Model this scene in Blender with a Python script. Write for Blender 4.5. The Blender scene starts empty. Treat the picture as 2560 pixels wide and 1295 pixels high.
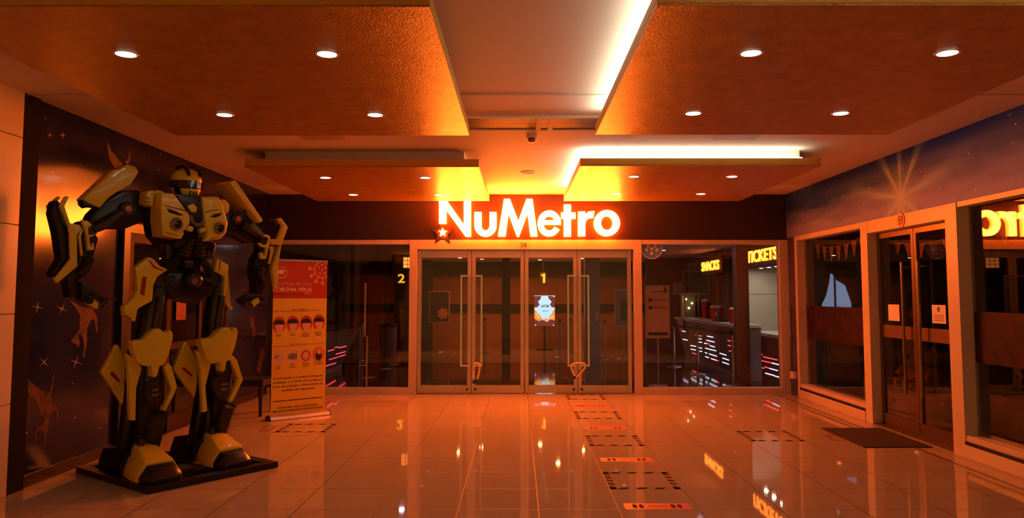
import bpy, bmesh, math, random
from mathutils import Vector, Matrix
random.seed(7)
S = bpy.context.scene
COL = S.collection
PI = math.pi
R = math.radians

# ------------------------------------------------------------------ camera, world, exposure
F, CX, CY, HZ, EYE = 1910.0, 1296.0, 602.0, 739.0, 1.59       # pixels of the 2560x1295 frame
TH = math.atan((HZ - CY) / F)
cam = bpy.data.cameras.new('camera')
cam.sensor_fit = 'HORIZONTAL'
cam.sensor_width = 36
cam.lens = 36 * F / 2560
cam.shift_x = (1280 - CX) / 2560
cam.shift_y = (CY - 647.5) / 2560
cam.clip_start = 0.05
cam.clip_end = 200
camo = bpy.data.objects.new('camera', cam)
COL.objects.link(camo)
camo.location = (0, 0, EYE)
camo.rotation_euler = (PI / 2 + TH, 0, 0)
S.camera = camo

wd = bpy.data.worlds.new('world')
S.world = wd
wd.use_nodes = True
wb = wd.node_tree.nodes['Background']
wb.inputs['Color'].default_value = (1.0, 0.43, 0.10, 1)        # dim mall light coming in from the open concourse behind
wb.inputs['Strength'].default_value = 0.62

S.view_settings.view_transform = 'Standard'
S.view_settings.look = 'None'
S.view_settings.exposure = 0.0
S.view_settings.gamma = 1.0
S.view_settings.use_curve_mapping = False

SIGN_EMIT = ((1.0, 0.16, 0.012), 138.0)
DOWN_EMIT = ((1.0, 0.90, 0.72), 20.0)
COVE_EMIT = ((0.93, 1.0, 0.80), 17.0)

# ------------------------------------------------------------------ projection helpers (photo -> real planes)
_c, _s = math.cos(TH), math.sin(TH)
def ray(px, py):
    u = (px - CX) / F; v = (CY - py) / F
    return Vector((u, _c - v * _s, _s + v * _c))
CAM = Vector((0, 0, EYE))
def onZ(px, py, z=0.0):
    r = ray(px, py); return CAM + r * ((z - EYE) / r.z)
def onY(px, py, y):
    r = ray(px, py); return CAM + r * (y / r.y)
def onX(px, py, x):
    r = ray(px, py); return CAM + r * (x / r.x)
def onP(px, py, p, n):
    r = ray(px, py); return CAM + r * ((Vector(p) - CAM).dot(n) / r.dot(n))

# ------------------------------------------------------------------ materials
MATS = {}
def mat(name, col, rough=0.5, metal=0.0, emit=None, bump=None, spec=0.5, var=None, coat=0.0):
    if name in MATS: return MATS[name]
    m = bpy.data.materials.new(name); m.use_nodes = True
    nt = m.node_tree; b = nt.nodes['Principled BSDF']
    b.inputs['Base Color'].default_value = (*col, 1)
    b.inputs['Roughness'].default_value = rough
    b.inputs['Metallic'].default_value = metal
    b.inputs['Specular IOR Level'].default_value = spec
    b.inputs['Coat Weight'].default_value = coat
    if emit:
        b.inputs['Emission Color'].default_value = (*emit[0], 1)
        b.inputs['Emission Strength'].default_value = emit[1]
    if bump or var:
        tc = nt.nodes.new('ShaderNodeTexCoord')
    if bump:
        sc, st, dist = bump
        n = nt.nodes.new('ShaderNodeTexNoise'); n.inputs['Scale'].default_value = sc; n.inputs['Detail'].default_value = 3
        bp = nt.nodes.new('ShaderNodeBump'); bp.inputs['Strength'].default_value = st; bp.inputs['Distance'].default_value = dist
        nt.links.new(tc.outputs['Object'], n.inputs['Vector'])
        nt.links.new(n.outputs['Fac'], bp.inputs['Height'])
        nt.links.new(bp.outputs['Normal'], b.inputs['Normal'])
    if var:
        sc, c2 = var
        n = nt.nodes.new('ShaderNodeTexNoise'); n.inputs['Scale'].default_value = sc; n.inputs['Detail'].default_value = 5
        mx = nt.nodes.new('ShaderNodeMix'); mx.data_type = 'RGBA'
        mx.inputs[6].default_value = (*col, 1); mx.inputs[7].default_value = (*c2, 1)
        rp = nt.nodes.new('ShaderNodeValToRGB'); rp.color_ramp.elements[0].position = .35; rp.color_ramp.elements[1].position = .68
        nt.links.new(tc.outputs['Object'], n.inputs['Vector'])
        nt.links.new(n.outputs['Fac'], rp.inputs['Fac'])
        nt.links.new(rp.outputs['Color'], mx.inputs[0])
        nt.links.new(mx.outputs[2], b.inputs['Base Color'])
    MATS[name] = m
    return m

def glass_mat(name, tint=(0.9, 0.9, 0.9), gain=1.0, rough=0.0):
    m = bpy.data.materials.new(name); m.use_nodes = True
    nt = m.node_tree; nt.nodes.clear()
    out = nt.nodes.new('ShaderNodeOutputMaterial')
    tr = nt.nodes.new('ShaderNodeBsdfTransparent'); tr.inputs['Color'].default_value = (*tint, 1)
    gl = nt.nodes.new('ShaderNodeBsdfGlossy'); gl.inputs['Roughness'].default_value = rough
    fr = nt.nodes.new('ShaderNodeFresnel')
    ge = nt.nodes.new('ShaderNodeNewGeometry')                     # same reflectance on the way in and out of the thin pane
    io = nt.nodes.new('ShaderNodeMath'); io.operation = 'MULTIPLY_ADD'
    io.inputs[1].default_value = 1 / 1.5 - 1.5; io.inputs[2].default_value = 1.5
    nt.links.new(ge.outputs['Backfacing'], io.inputs[0]); nt.links.new(io.outputs[0], fr.inputs['IOR'])
    mu = nt.nodes.new('ShaderNodeMath'); mu.operation = 'MULTIPLY'; mu.use_clamp = True
    mu.inputs[1].default_value = gain
    mx = nt.nodes.new('ShaderNodeMixShader')
    nt.links.new(fr.outputs[0], mu.inputs[0]); nt.links.new(mu.outputs[0], mx.inputs[0])
    nt.links.new(tr.outputs[0], mx.inputs[1]); nt.links.new(gl.outputs[0], mx.inputs[2])
    nt.links.new(mx.outputs[0], out.inputs[0])
    MATS[name] = m
    return m

def tile_mat(name, c1, c2, grout, size, x0, y0, rough, gap=0.006, spec=.5):
    """square polished tiles with thin joints, aligned to world x0,y0"""
    m = bpy.data.materials.new(name); m.use_nodes = True
    nt = m.node_tree; b = nt.nodes['Principled BSDF']
    b.inputs['Roughness'].default_value = rough
    b.inputs['Specular IOR Level'].default_value = spec
    g = nt.nodes.new('ShaderNodeNewGeometry')
    sp = nt.nodes.new('ShaderNodeSeparateXYZ'); nt.links.new(g.outputs['Position'], sp.inputs[0])
    def mth(op, a, bb=None):
        n = nt.nodes.new('ShaderNodeMath'); n.operation = op
        for i, v in enumerate((a, bb)):
            if v is None: continue
            if isinstance(v, (int, float)): n.inputs[i].default_value = v
            else: nt.links.new(v, n.inputs[i])
        return n.outputs[0]
    masks, cells = [], []
    for ax, o in ((0, x0), (1, y0)):
        t = mth('DIVIDE', mth('SUBTRACT', sp.outputs[ax], o), size)
        fr = mth('FRACT', t)
        d = mth('MINIMUM', fr, mth('SUBTRACT', 1.0, fr))
        masks.append(mth('LESS_THAN', d, gap / 2 / size))
        cells.append(mth('FLOOR', t))
    msk = mth('MAXIMUM', masks[0], masks[1])
    cb = nt.nodes.new('ShaderNodeCombineXYZ'); nt.links.new(cells[0], cb.inputs[0]); nt.links.new(cells[1], cb.inputs[1])
    wn = nt.nodes.new('ShaderNodeTexWhiteNoise'); nt.links.new(cb.outputs[0], wn.inputs['Vector'])
    ns = nt.nodes.new('ShaderNodeTexNoise'); ns.inputs['Scale'].default_value = 3.0; ns.inputs['Detail'].default_value = 6
    nt.links.new(g.outputs['Position'], ns.inputs['Vector'])
    ad = mth('ADD', mth('MULTIPLY', wn.outputs['Value'], .5), mth('MULTIPLY', ns.outputs['Fac'], .5))
    m1 = nt.nodes.new('ShaderNodeMix'); m1.data_type = 'RGBA'
    m1.inputs[6].default_value = (*c1, 1); m1.inputs[7].default_value = (*c2, 1); nt.links.new(ad, m1.inputs[0])
    m2 = nt.nodes.new('ShaderNodeMix'); m2.data_type = 'RGBA'
    nt.links.new(m1.outputs[2], m2.inputs[6]); m2.inputs[7].default_value = (*grout, 1); nt.links.new(msk, m2.inputs[0])
    nt.links.new(m2.outputs[2], b.inputs['Base Color'])
    rr = mth('ADD', rough, mth('MULTIPLY', msk, .55)); nt.links.new(rr, b.inputs['Roughness'])
    bp = nt.nodes.new('ShaderNodeBump'); bp.inputs['Strength'].default_value = .008; bp.inputs['Distance'].default_value = .02
    n3 = nt.nodes.new('ShaderNodeTexNoise'); n3.inputs['Scale'].default_value = 2.2
    nt.links.new(g.outputs['Position'], n3.inputs['Vector'])
    nt.links.new(n3.outputs['Fac'], bp.inputs['Height']); nt.links.new(bp.outputs['Normal'], b.inputs['Normal'])
    MATS[name] = m
    return m

def panel_mat():
    """gold crinkled paint of the hanging ceiling panels"""
    m = bpy.data.materials.new('gold_crinkle'); m.use_nodes = True
    nt = m.node_tree; b = nt.nodes['Principled BSDF']
    b.inputs['Roughness'].default_value = .30
    b.inputs['Specular IOR Level'].default_value = .75
    tc = nt.nodes.new('ShaderNodeNewGeometry')
    n = nt.nodes.new('ShaderNodeTexNoise'); n.inputs['Scale'].default_value = 72; n.inputs['Detail'].default_value = 4; n.inputs['Roughness'].default_value = .6
    n2 = nt.nodes.new('ShaderNodeTexNoise'); n2.inputs['Scale'].default_value = 9; n2.inputs['Detail'].default_value = 6
    bp = nt.nodes.new('ShaderNodeBump'); bp.inputs['Strength'].default_value = .75; bp.inputs['Distance'].default_value = .012
    rp = nt.nodes.new('ShaderNodeValToRGB')
    rp.color_ramp.elements[0].position = .3; rp.color_ramp.elements[0].color = (.33, .155, .012, 1)
    rp.color_ramp.elements[1].position = .7; rp.color_ramp.elements[1].color = (.52, .26, .022, 1)
    nt.links.new(tc.outputs['Position'], n.inputs['Vector']); nt.links.new(tc.outputs['Position'], n2.inputs['Vector'])
    nt.links.new(n.outputs['Fac'], bp.inputs['Height']); nt.links.new(bp.outputs['Normal'], b.inputs['Normal'])
    nt.links.new(n2.outputs['Fac'], rp.inputs['Fac']); nt.links.new(rp.outputs['Color'], b.inputs['Base Color'])
    MATS['gold_crinkle'] = m
    return m

def frieze_mat():
    """painted sky of violet and blue with white streaks and a burst of rays"""
    m = bpy.data.materials.new('painted_sky'); m.use_nodes = True
    nt = m.node_tree; b = nt.nodes['Principled BSDF']; b.inputs['Roughness'].default_value = .5; b.inputs['Specular IOR Level'].default_value = .15
    g = nt.nodes.new('ShaderNodeNewGeometry'); sp = nt.nodes.new('ShaderNodeSeparateXYZ'); nt.links.new(g.outputs['Position'], sp.inputs[0])
    def mth(op, a, bb=None, cl=False):
        n = nt.nodes.new('ShaderNodeMath'); n.operation = op; n.use_clamp = cl
        for i, v in enumerate((a, bb)):
            if v is None: continue
            if isinstance(v, (int, float)): n.inputs[i].default_value = v
            else: nt.links.new(v, n.inputs[i])
        return n.outputs[0]
    def mix(f, a, c):
        n = nt.nodes.new('ShaderNodeMix'); n.data_type = 'RGBA'
        for i, v in ((0, f), (6, a), (7, c)):
            if isinstance(v, tuple): n.inputs[i].default_value = (*v, 1)
            elif isinstance(v, (int, float)): n.inputs[i].default_value = v
            else: nt.links.new(v, n.inputs[i])
        return n.outputs[2]
    y, z = sp.outputs[1], sp.outputs[2]
    ns = nt.nodes.new('ShaderNodeTexNoise'); ns.inputs['Scale'].default_value = 2.4; ns.inputs['Detail'].default_value = 8
    mp = nt.nodes.new('ShaderNodeMapping'); mp.inputs['Scale'].default_value = (1, .55, 2.6)
    nt.links.new(g.outputs['Position'], mp.inputs[0]); nt.links.new(mp.outputs[0], ns.inputs['Vector'])
    v = mth('DIVIDE', mth('SUBTRACT', z, 2.53), .73)
    base = mix(mth('ADD', mth('MULTIPLY', mth('SUBTRACT', v, .12), 2.0), mth('MULTIPLY', mth('SUBTRACT', ns.outputs['Fac'], .5), 1.4), True), (.24, .25, .85), (.02, .06, .45))
    # wavy pale band
    w = nt.nodes.new('ShaderNodeTexWave'); w.inputs['Scale'].default_value = .35; w.inputs['Distortion'].default_value = 3; w.inputs['Detail'].default_value = 3
    nt.links.new(mp.outputs[0], w.inputs['Vector'])
    band = mth('MULTIPLY', mth('POWER', w.outputs['Fac'], 5), mth('MULTIPLY', ns.outputs['Fac'], 1.4), True)
    c = mix(band, base, (.40, .55, 1.0))
    # rays from a burst
    dy, dz = mth('SUBTRACT', y, 8.78), mth('SUBTRACT', z, 2.72)
    ang = mth('ARCTAN2', dz, dy)
    rad = mth('SQRT', mth('ADD', mth('MULTIPLY', dy, dy), mth('MULTIPLY', dz, dz)))
    ry = mth('POWER', mth('ADD', mth('MULTIPLY', mth('SINE', mth('MULTIPLY', ang, 9)), .5), .5), 5)
    fall = mth('SUBTRACT', 1, mth('DIVIDE', rad, 1.5), True)
    c = mix(mth('MULTIPLY', mth('MULTIPLY', ry, fall), .7), c, (.4, .6, 1.0))
    c = mix(mth('MULTIPLY', mth('POWER', mth('SUBTRACT', 1, mth('DIVIDE', rad, .55), True), 2), .6), c, (.55, .75, 1.0))
    # sparkle dots
    vo = nt.nodes.new('ShaderNodeTexVoronoi'); vo.inputs['Scale'].default_value = 7
    nt.links.new(g.outputs['Position'], vo.inputs['Vector'])
    c = mix(mth('MULTIPLY', mth('LESS_THAN', vo.outputs['Distance'], .07), .6), c, (.8, .8, .95))
    nt.links.new(c, b.inputs['Base Color'])
    MATS['painted_sky'] = m
    return m

def night_mat():
    """glossy night-sky mural with stars"""
    m = bpy.data.materials.new('night_mural'); m.use_nodes = True
    nt = m.node_tree; b = nt.nodes['Principled BSDF']
    b.inputs['Roughness'].default_value = .12; b.inputs['Specular IOR Level'].default_value = .32
    g = nt.nodes.new('ShaderNodeNewGeometry')
    n = nt.nodes.new('ShaderNodeTexNoise'); n.inputs['Scale'].default_value = 1.3; n.inputs['Detail'].default_value = 6
    rp = nt.nodes.new('ShaderNodeValToRGB')
    rp.color_ramp.elements[0].position = .35; rp.color_ramp.elements[0].color = (.006, .010, .05, 1)
    rp.color_ramp.elements[1].position = .75; rp.color_ramp.elements[1].color = (.025, .026, .12, 1)
    vo = nt.nodes.new('ShaderNodeTexVoronoi'); vo.inputs['Scale'].default_value = 5.5
    lt = nt.nodes.new('ShaderNodeMath'); lt.operation = 'LESS_THAN'; lt.inputs[1].default_value = .045
    mx = nt.nodes.new('ShaderNodeMix'); mx.data_type = 'RGBA'; mx.inputs[7].default_value = (.55, .5, .5, 1)
    nt.links.new(g.outputs['Position'], n.inputs['Vector']); nt.links.new(g.outputs['Position'], vo.inputs['Vector'])
    nt.links.new(n.outputs['Fac'], rp.inputs['Fac']); nt.links.new(vo.outputs['Distance'], lt.inputs[0])
    nt.links.new(lt.outputs[0], mx.inputs[0]); nt.links.new(rp.outputs['Color'], mx.inputs[6])
    nt.links.new(mx.outputs[2], b.inputs['Base Color'])
    MATS['night_mural'] = m
    return m

WHITE = mat('white_paint', (.72, .66, .58), .6, bump=(60, .05, .002))
CEIL = mat('white_ceiling', (.74, .66, .60), .75)
GOLD = panel_mat()
GOLD_LIP = mat('gold_lip', (.62, .36, .05), .5, bump=(70, .25, .004))
CREAM = mat('cream_cladding', (.70, .62, .50), .4, var=(1.5, (.64, .55, .44)))
BLACKB = mat('black_board', (.034, .011, .008), .45)
ALU = mat('brushed_aluminium', (.50, .46, .42), .38, .85)
STEEL = mat('steel', (.62, .60, .57), .25, 1.0)
DARK = mat('dark_frame', (.012, .010, .010), .35)
BROWN = mat('brown_timber', (.040, .022, .015), .6, spec=.2)
FLOORM = tile_mat('polished_tiles', (.50, .41, .27), (.56, .46, .30), (.085, .05, .03), .6, .15, 5.83, .03, .009)
BLACKT = tile_mat('black_tiles', (.010, .009, .010), (.016, .014, .014), (.03, .028, .028), .6, .15, 12.6, .05, .004)
FOYT = tile_mat('foyer_tiles', (.34, .28, .22), (.40, .33, .26), (.10, .08, .06), .6, .15, 12.6, .08)
SKYM = frieze_mat()
NIGHT = night_mat()
GLASS = glass_mat('clear_glass', (.92, .90, .90), .7)
GLASSR = glass_mat('tinted_glass', (.80, .78, .78), 1.2)
GLASSL = glass_mat('dark_shop_glass', (.45, .42, .4), 1.4)
BLACKP = mat('black_plastic', (.014, .013, .012), .28)
PAPER = mat('white_paper', (.78, .74, .70), .6)
INK = mat('black_ink', (.02, .015, .012), .6)
LAMP = mat('lamp_glow', (1, 1, 1), .5, emit=DOWN_EMIT)
COVE = mat('cove_strip_glow', (1, 1, 1), .5, emit=COVE_EMIT)
SIGNM = mat('sign_glow', (1, .4, .2), .5, emit=SIGN_EMIT)
SIGNS = mat('sign_side_glow', (1, .2, .1), .5, emit=((1.0, .11, .006), 55.0))

# ------------------------------------------------------------------ mesh builder
ORG = {}
def org(o): return ORG.get(o.name, Vector((0, 0, 0))) if o else Vector((0, 0, 0))
class MB:
    def __init__(s): s.bm = bmesh.new()
    def box(s, x0, x1, y0, y1, z0, z1, M=None):
        vs = [s.bm.verts.new(Vector((x, y, z)) if M is None else M @ Vector((x, y, z))) for z in (z0, z1) for y in (y0, y1) for x in (x0, x1)]
        for f in ((0, 2, 3, 1), (4, 5, 7, 6), (0, 1, 5, 4), (2, 6, 7, 3), (0, 4, 6, 2), (1, 3, 7, 5)):
            s.bm.faces.new([vs[i] for i in f])
        return s
    def prism(s, pts, d):
        """closed polygon of 3-D points pushed along d"""
        d = Vector(d); n = len(pts)
        a = [s.bm.verts.new(Vector(p)) for p in pts]
        b = [s.bm.verts.new(Vector(p) + d) for p in pts]
        s.bm.faces.new(a); s.bm.faces.new(b[::-1])
        for i in range(n):
            j = (i + 1) % n
            s.bm.faces.new((a[i], b[i], b[j], a[j]))
        return s
    def loft(s, rings, closed=True):
        R_ = [[s.bm.verts.new(Vector(p)) for p in r] for r in rings]
        for a, b in zip(R_, R_[1:]):
            n = len(a)
            for i in range(n):
                j = (i + 1) % n
                s.bm.faces.new((a[i], a[j], b[j], b[i]))
        if closed:
            s.bm.faces.new(R_[0][::-1]); s.bm.faces.new(R_[-1])
        return s
    def tube(s, p0, p1, r0, r1=None, n=14):
        r1 = r0 if r1 is None else r1
        p0, p1 = Vector(p0), Vector(p1); d = (p1 - p0).normalized()
        a = d.orthogonal().normalized(); b = d.cross(a)
        ring = lambda p, r: [p + a * r * math.cos(2 * PI * i / n) + b * r * math.sin(2 * PI * i / n) for i in range(n)]
        return s.loft([ring(p0, r0), ring(p1, r1)])
    def path(s, pts, r, n=8):
        pts = [Vector(p) for p in pts]; rings = []
        up = None
        for i, p in enumerate(pts):
            d = (pts[min(i + 1, len(pts) - 1)] - pts[max(i - 1, 0)]).normalized()
            if up is None: up = d.orthogonal().normalized()
            a = (up - d * up.dot(d)).normalized(); b = d.cross(a); up = a
            rr = r[i] if isinstance(r, (list, tuple)) else r
            rings.append([p + a * rr * math.cos(2 * PI * k / n) + b * rr * math.sin(2 * PI * k / n) for k in range(n)])
        return s.loft(rings)
    def lathe(s, c, prof, n=28, axis=(0, 0, 1), closed=True):
        c = Vector(c); d = Vector(axis).normalized(); a = d.orthogonal().normalized(); b = d.cross(a)
        return s.loft([[c + d * h + (a * math.cos(2 * PI * i / n) + b * math.sin(2 * PI * i / n)) * max(r, 1e-4) for i in range(n)] for r, h in prof], closed)
    def ball(s, c, rx, ry=None, rz=None, M=None, u=16, v=10):
        ry = rx if ry is None else ry; rz = rx if rz is None else rz
        rings = []
        for k in range(1, v):
            t = PI * k / v
            rings.append([Vector((rx * math.sin(t) * math.cos(2 * PI * i / u), ry * math.sin(t) * math.sin(2 * PI * i / u), -rz * math.cos(t))) for i in range(u)])
        c = Vector(c)
        rings = [[c + (M @ p if M else p) for p in r] for r in rings]
        return s.loft(rings)
    def build(s, name, m, parent=None, origin=None, bevel=0, smooth=False, seg=2):
        o0 = Vector(origin) if origin is not None else org(parent)
        bm = s.bm
        for v in bm.verts: v.co -= o0
        bmesh.ops.recalc_face_normals(bm, faces=bm.faces)
        if bevel:
            bmesh.ops.bevel(bm, geom=[e for e in bm.edges if e.is_manifold and e.calc_face_angle(0) > .5], offset=bevel, segments=seg, affect='EDGES', profile=.6, clamp_overlap=True)
        big = [f for f in bm.faces if len(f.verts) > 4]
        if big: bmesh.ops.triangulate(bm, faces=big)
        me = bpy.data.meshes.new(name); bm.to_mesh(me); bm.free()
        if smooth:
            for p in me.polygons: p.use_smooth = True
            try: me.set_sharp_from_angle(angle=R(40))
            except Exception: pass
        me.materials.append(m)
        o = bpy.data.objects.new(name, me); COL.objects.link(o)
        if parent is not None:
            o.parent = parent; ORG[o.name] = org(parent)
        else:
            o.location = o0; ORG[o.name] = o0
        return o

def tag(o, label, cat, group=None, kind=None):
    if label: o['label'] = label
    if cat: o['category'] = cat
    if group: o['group'] = group
    if kind: o['kind'] = kind
    return o
def thing(name, label, cat, loc, group=None):
    o = bpy.data.objects.new(name, None); COL.objects.link(o)
    o.location = loc; ORG[o.name] = Vector(loc); o.empty_display_size = .1
    return tag(o, label, cat, group)
def struct(o, label=None):
    o['kind'] = 'structure'
    if label: o['label'] = label
    return o
def copy_tree(o, parent=None, shift=None):
    c = o.copy(); COL.objects.link(c); c.parent = parent
    if shift is not None: c.location = o.location + Vector(shift)
    ORG[c.name] = org(parent) if parent else Vector(c.location)
    for ch in o.children: copy_tree(ch, c)
    return c

def text(s, name, m, parent, o, ux, uz, w, h, depth=.001, bold=0.0):
    """lettering fitted into a w x h field with lower-left corner o and unit axes ux (reading direction), uz (up)"""
    cu = bpy.data.curves.new('t', 'FONT'); cu.body = s; cu.offset = bold; cu.resolution_u = 4
    t = bpy.data.objects.new('t', cu); COL.objects.link(t)
    dg = bpy.context.evaluated_depsgraph_get(); dg.update()
    me = bpy.data.meshes.new_from_object(t.evaluated_get(dg))
    bpy.data.objects.remove(t); bpy.data.curves.remove(cu)
    xs = [v.co.x for v in me.vertices]; ys = [v.co.y for v in me.vertices]
    x0, x1, y0, y1 = min(xs), max(xs), min(ys), max(ys)
    bm = bmesh.new(); bm.from_mesh(me); bpy.data.meshes.remove(me)
    o, ux, uz = Vector(o), Vector(ux), Vector(uz); nn = ux.cross(uz)
    for v in bm.verts:
        v.co = o + ux * ((v.co.x - x0) / (x1 - x0) * w) + uz * ((v.co.y - y0) / (y1 - y0) * h)
    r = bmesh.ops.extrude_face_region(bm, geom=list(bm.faces))
    for e in r['geom']:
        if isinstance(e, bmesh.types.BMVert): e.co += nn * depth
    b = MB(); b.bm.free(); b.bm = bm
    return b.build(name, m, parent)

def arc(cx, cy, rx, ry, a0, a1, n):
    return [(cx + rx * math.cos(R(a0 + (a1 - a0) * i / n)), cy + ry * math.sin(R(a0 + (a1 - a0) * i / n))) for i in range(n + 1)]

# ================================================================== SETTING
XL, XR, YF, ZC = -4.10, 4.42, 12.55, 3.26
struct(MB().box(-5.2, 5.4, -4, YF + .12, -.12, 0).build('floor', FLOORM))
struct(MB().box(-6.4, 6.4, YF + .12, 18.3, -.12, 0).build('floor.001', BLACKT))
struct(MB().box(-6.4, 6.4, 18.3, 26.5, -.12, 0).build('floor.002', FOYT))
struct(MB().box(-5.2, 5.4, -4, YF + .3, ZC, ZC + .2).build('ceiling', CEIL))
struct(MB().box(-6.4, 6.4, YF + .3, 26.5, 2.62, 2.8).build('ceiling.001', mat('foyer_ceiling', (.70, .62, .58), .8)))
# left wall: cladding, mural A, glass door bay, mural B
struct(MB().box(XL - .5, XL - .02, -4, 13, 0, ZC).build('wall_left', BROWN))
cl = MB()
for y0, y1 in ((-4, -.6), (-.59, 2.8), (2.81, 6.2)):
    for z0, z1 in ((0, .72), (.725, 1.44), (1.445, 2.16), (2.165, 2.88), (2.885, ZC)):
        cl.box(XL - .3, XL + .03, y0, y1, z0, z1)
struct(cl.build('wall_left.001', CREAM, bevel=.002, seg=1))
# right wall
struct(MB().box(XR + .02, XR + .35, -4, YF + .1, 2.53, ZC).build('wall_right', CREAM))
struct(MB().box(XR + .02, XR + .13, -4, 3.9, 0, 2.53).build('wall_right.001', CREAM))
# front: black fascia and side returns
struct(MB().box(XL - .1, XR + .1, YF, YF + .18, 2.503, ZC).build('wall_front', BLACKB))
# foyer walls
FW = mat('foyer_wall', (.62, .24, .08), .5, var=(.8, (.48, .17, .06)))
struct(MB().box(-6.4, 6.4, 24.0, 24.3, 0, 2.62).build('wall_back', FW))
struct(MB().box(-6.4, -5.4, YF + .18, 24, 0, 2.62).build('wall_foyer_left', mat('foyer_dark_wall', (.045, .03, .028), .5)))
struct(MB().box(5.3, 5.45, YF + .18, 24, 0, 2.62).build('wall_foyer_right', mat('foyer_taupe_wall', (.20, .15, .12), .55)))
struct(MB().box(-5.4, 5.3, 23.9, 24.0, 1.08, 1.32).build('trim_1', mat('wall_stripe', (.05, .025, .02), .5)))
struct(MB().box(-5.4, 5.3, 23.5, 24.0, 2.25, 2.62).build('trim_2', mat('bulkhead', (.07, .035, .03), .6)))

# ---------------- front shopfront frames
fr = MB()
fr.box(-4.08, -1.63, YF - .02, YF + .10, 2.43, 2.503)
fr.box(2.02, 4.40, YF - .02, YF + .10, 2.43, 2.503)
struct(fr.build('trim_3', CREAM, bevel=.004))
struct(MB().box(-1.785, -1.66, YF - .04, YF + .12, 0, 2.503).build('trim_4', CREAM, bevel=.004))
struct(MB().box(1.89, 2.02, YF - .04, YF + .12, 0, 2.503).build('trim_5', CREAM, bevel=.004))
struct(MB().box(-1.66, 1.89, YF - .04, YF + .12, 2.345, 2.503).build('trim_6', CREAM, bevel=.004))
struct(MB().box(-4.08, -1.785, YF - .04, YF + .12, 0, .10).build('trim_7', CREAM, bevel=.004))
struct(MB().box(2.02, 4.28, YF - .04, YF + .12, 0, .10).build('trim_8', CREAM, bevel=.004))
struct(MB().box(4.28, 4.42, YF - .04, YF + .12, 0, 2.503).build('trim_9', CREAM, bevel=.004))
def pane(name, x0, x1, y, z0, z1, m=GLASS, parent=None, t=.010):
    return MB().box(x0, x1, y, y + t, z0, z1).build(name, m, parent)
struct(pane('window_1', -4.08, -1.785, YF + .04, .10, 2.43))
struct(pane('window_2', 2.02, 3.235, YF + .04, .10, 2.43))
struct(pane('window_3', 3.243, 4.28, YF + .04, .10, 2.43))

# glass leaf joint + tall pull on the left window
t = thing('pull_handle', 'slim steel floor-length pull bar on the glass beside the banner', 'handle', (-2.50, YF - .03, 1.0))
MB().box(-2.515, -2.49, YF - .05, YF - .025, .92, 1.80).build('bar', ALU, t, bevel=.003)
for z in (1.0, 1.72): MB().box(-2.51, -2.495, YF - .03, YF + .04, z - .012, z + .012).build('standoff', ALU, t)
MB().box(-2.478, -2.462, YF - .012, YF + .042, .10, .93).build('lower_rail', ALU, t)

# ---------------- four entrance leaves
def leaf(k, x0, x1, hx):
    """framed glass leaf; hx: x of the pull bar, its brackets reach to the nearer stile"""
    z0, z1, s = .012, 2.335, .062
    b = MB()
    b.box(x0, x0 + s, YF, YF + .06, z0, z1); b.box(x1 - s, x1, YF, YF + .06, z0, z1)
    b.box(x0 + s, x1 - s, YF, YF + .06, z1 - .125, z1); b.box(x0 + s, x1 - s, YF, YF + .06, z0, z0 + .125)
    d = struct(b.build('door_%d' % k, ALU, bevel=.003))
    pane('glass_pane', x0 + s, x1 - s, YF + .025, z0 + .125, z1 - .125, GLASS, d, .012)
    sx = x1 - s / 2 if abs(hx - x1) < abs(hx - x0) else x0 + s / 2
    zt, zb = 1.925, .445
    h = MB()
    h.box(hx - .016, hx + .016, YF - .075, YF - .043, zb, zt)
    lo, hi = min(hx, sx), max(hx, sx)
    h.box(lo - .012, hi + .012, YF - .073, YF - .045, zt - .028, zt)
    h.box(lo - .012, hi + .012, YF - .073, YF - .045, zb, zb + .028)
    for z in (zt - .014, zb + .014): h.tube((sx, YF - .05, z), (sx, YF + .005, z), .011)
    h.build('pull_handle', STEEL, d, bevel=.002)
    lx = sx + (-.03 if sx == x1 - s / 2 else .03)
    MB().lathe((lx, YF + .002, z0 + .06), [(0, 0), (.02, 0), (.02, .012), (0, .012)], 16, (0, -1, 0)).build('lock_cylinder', DARK, d)
leaf(1, -1.652, -.772, -.93)
leaf(2, -.764, .094, -.60)
leaf(3, .104, .962, .81)
leaf(4, .970, 1.850, 1.14)

# ---------------- floor sill strip along the right shopfront, threshold
struct(MB().box(4.13, 4.17, 3.9, YF - .06, 0, .004).build('trim_10', mat('floor_inlay', (.20, .13, .09), .25)))

# ---------------- right shopfront
GX = XR + .12          # glass plane
fb = MB().box(XR, XR + .02, 3.9, YF - .001, 2.53, ZC)
struct(fb.build('wall_right.002', SKYM), 'painted violet and blue sky frieze with white light rays above the toy shop window')
struct(MB().box(XR, XR + .16, 12.19, YF - .045, 0, 2.53).build('wall_right.003', mat('violet_strip', (.05, .04, .14), .4, var=(5, (.12, .09, .22)))))
post = lambda y0, y1, n: struct(MB().box(XR - .01, GX + .03, y0, y1, 0, 2.53).build(n, CREAM, bevel=.004))
post(9.64, 9.83, 'trim_11'); post(7.66, 7.87, 'trim_12'); post(12.09, 12.19, 'trim_13'); post(3.9, 4.1, 'trim_14')
struct(MB().box(XR, GX + .02, 9.83, 12.09, 2.46, 2.53).build('trim_15', CREAM))
struct(MB().box(XR, GX + .02, 4.1, 7.66, 2.48, 2.53).build('trim_16', CREAM))
struct(MB().box(XR - .005, GX + .02, 7.87, 9.64, 2.375, 2.53).build('trim_17', CREAM, bevel=.004))
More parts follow.
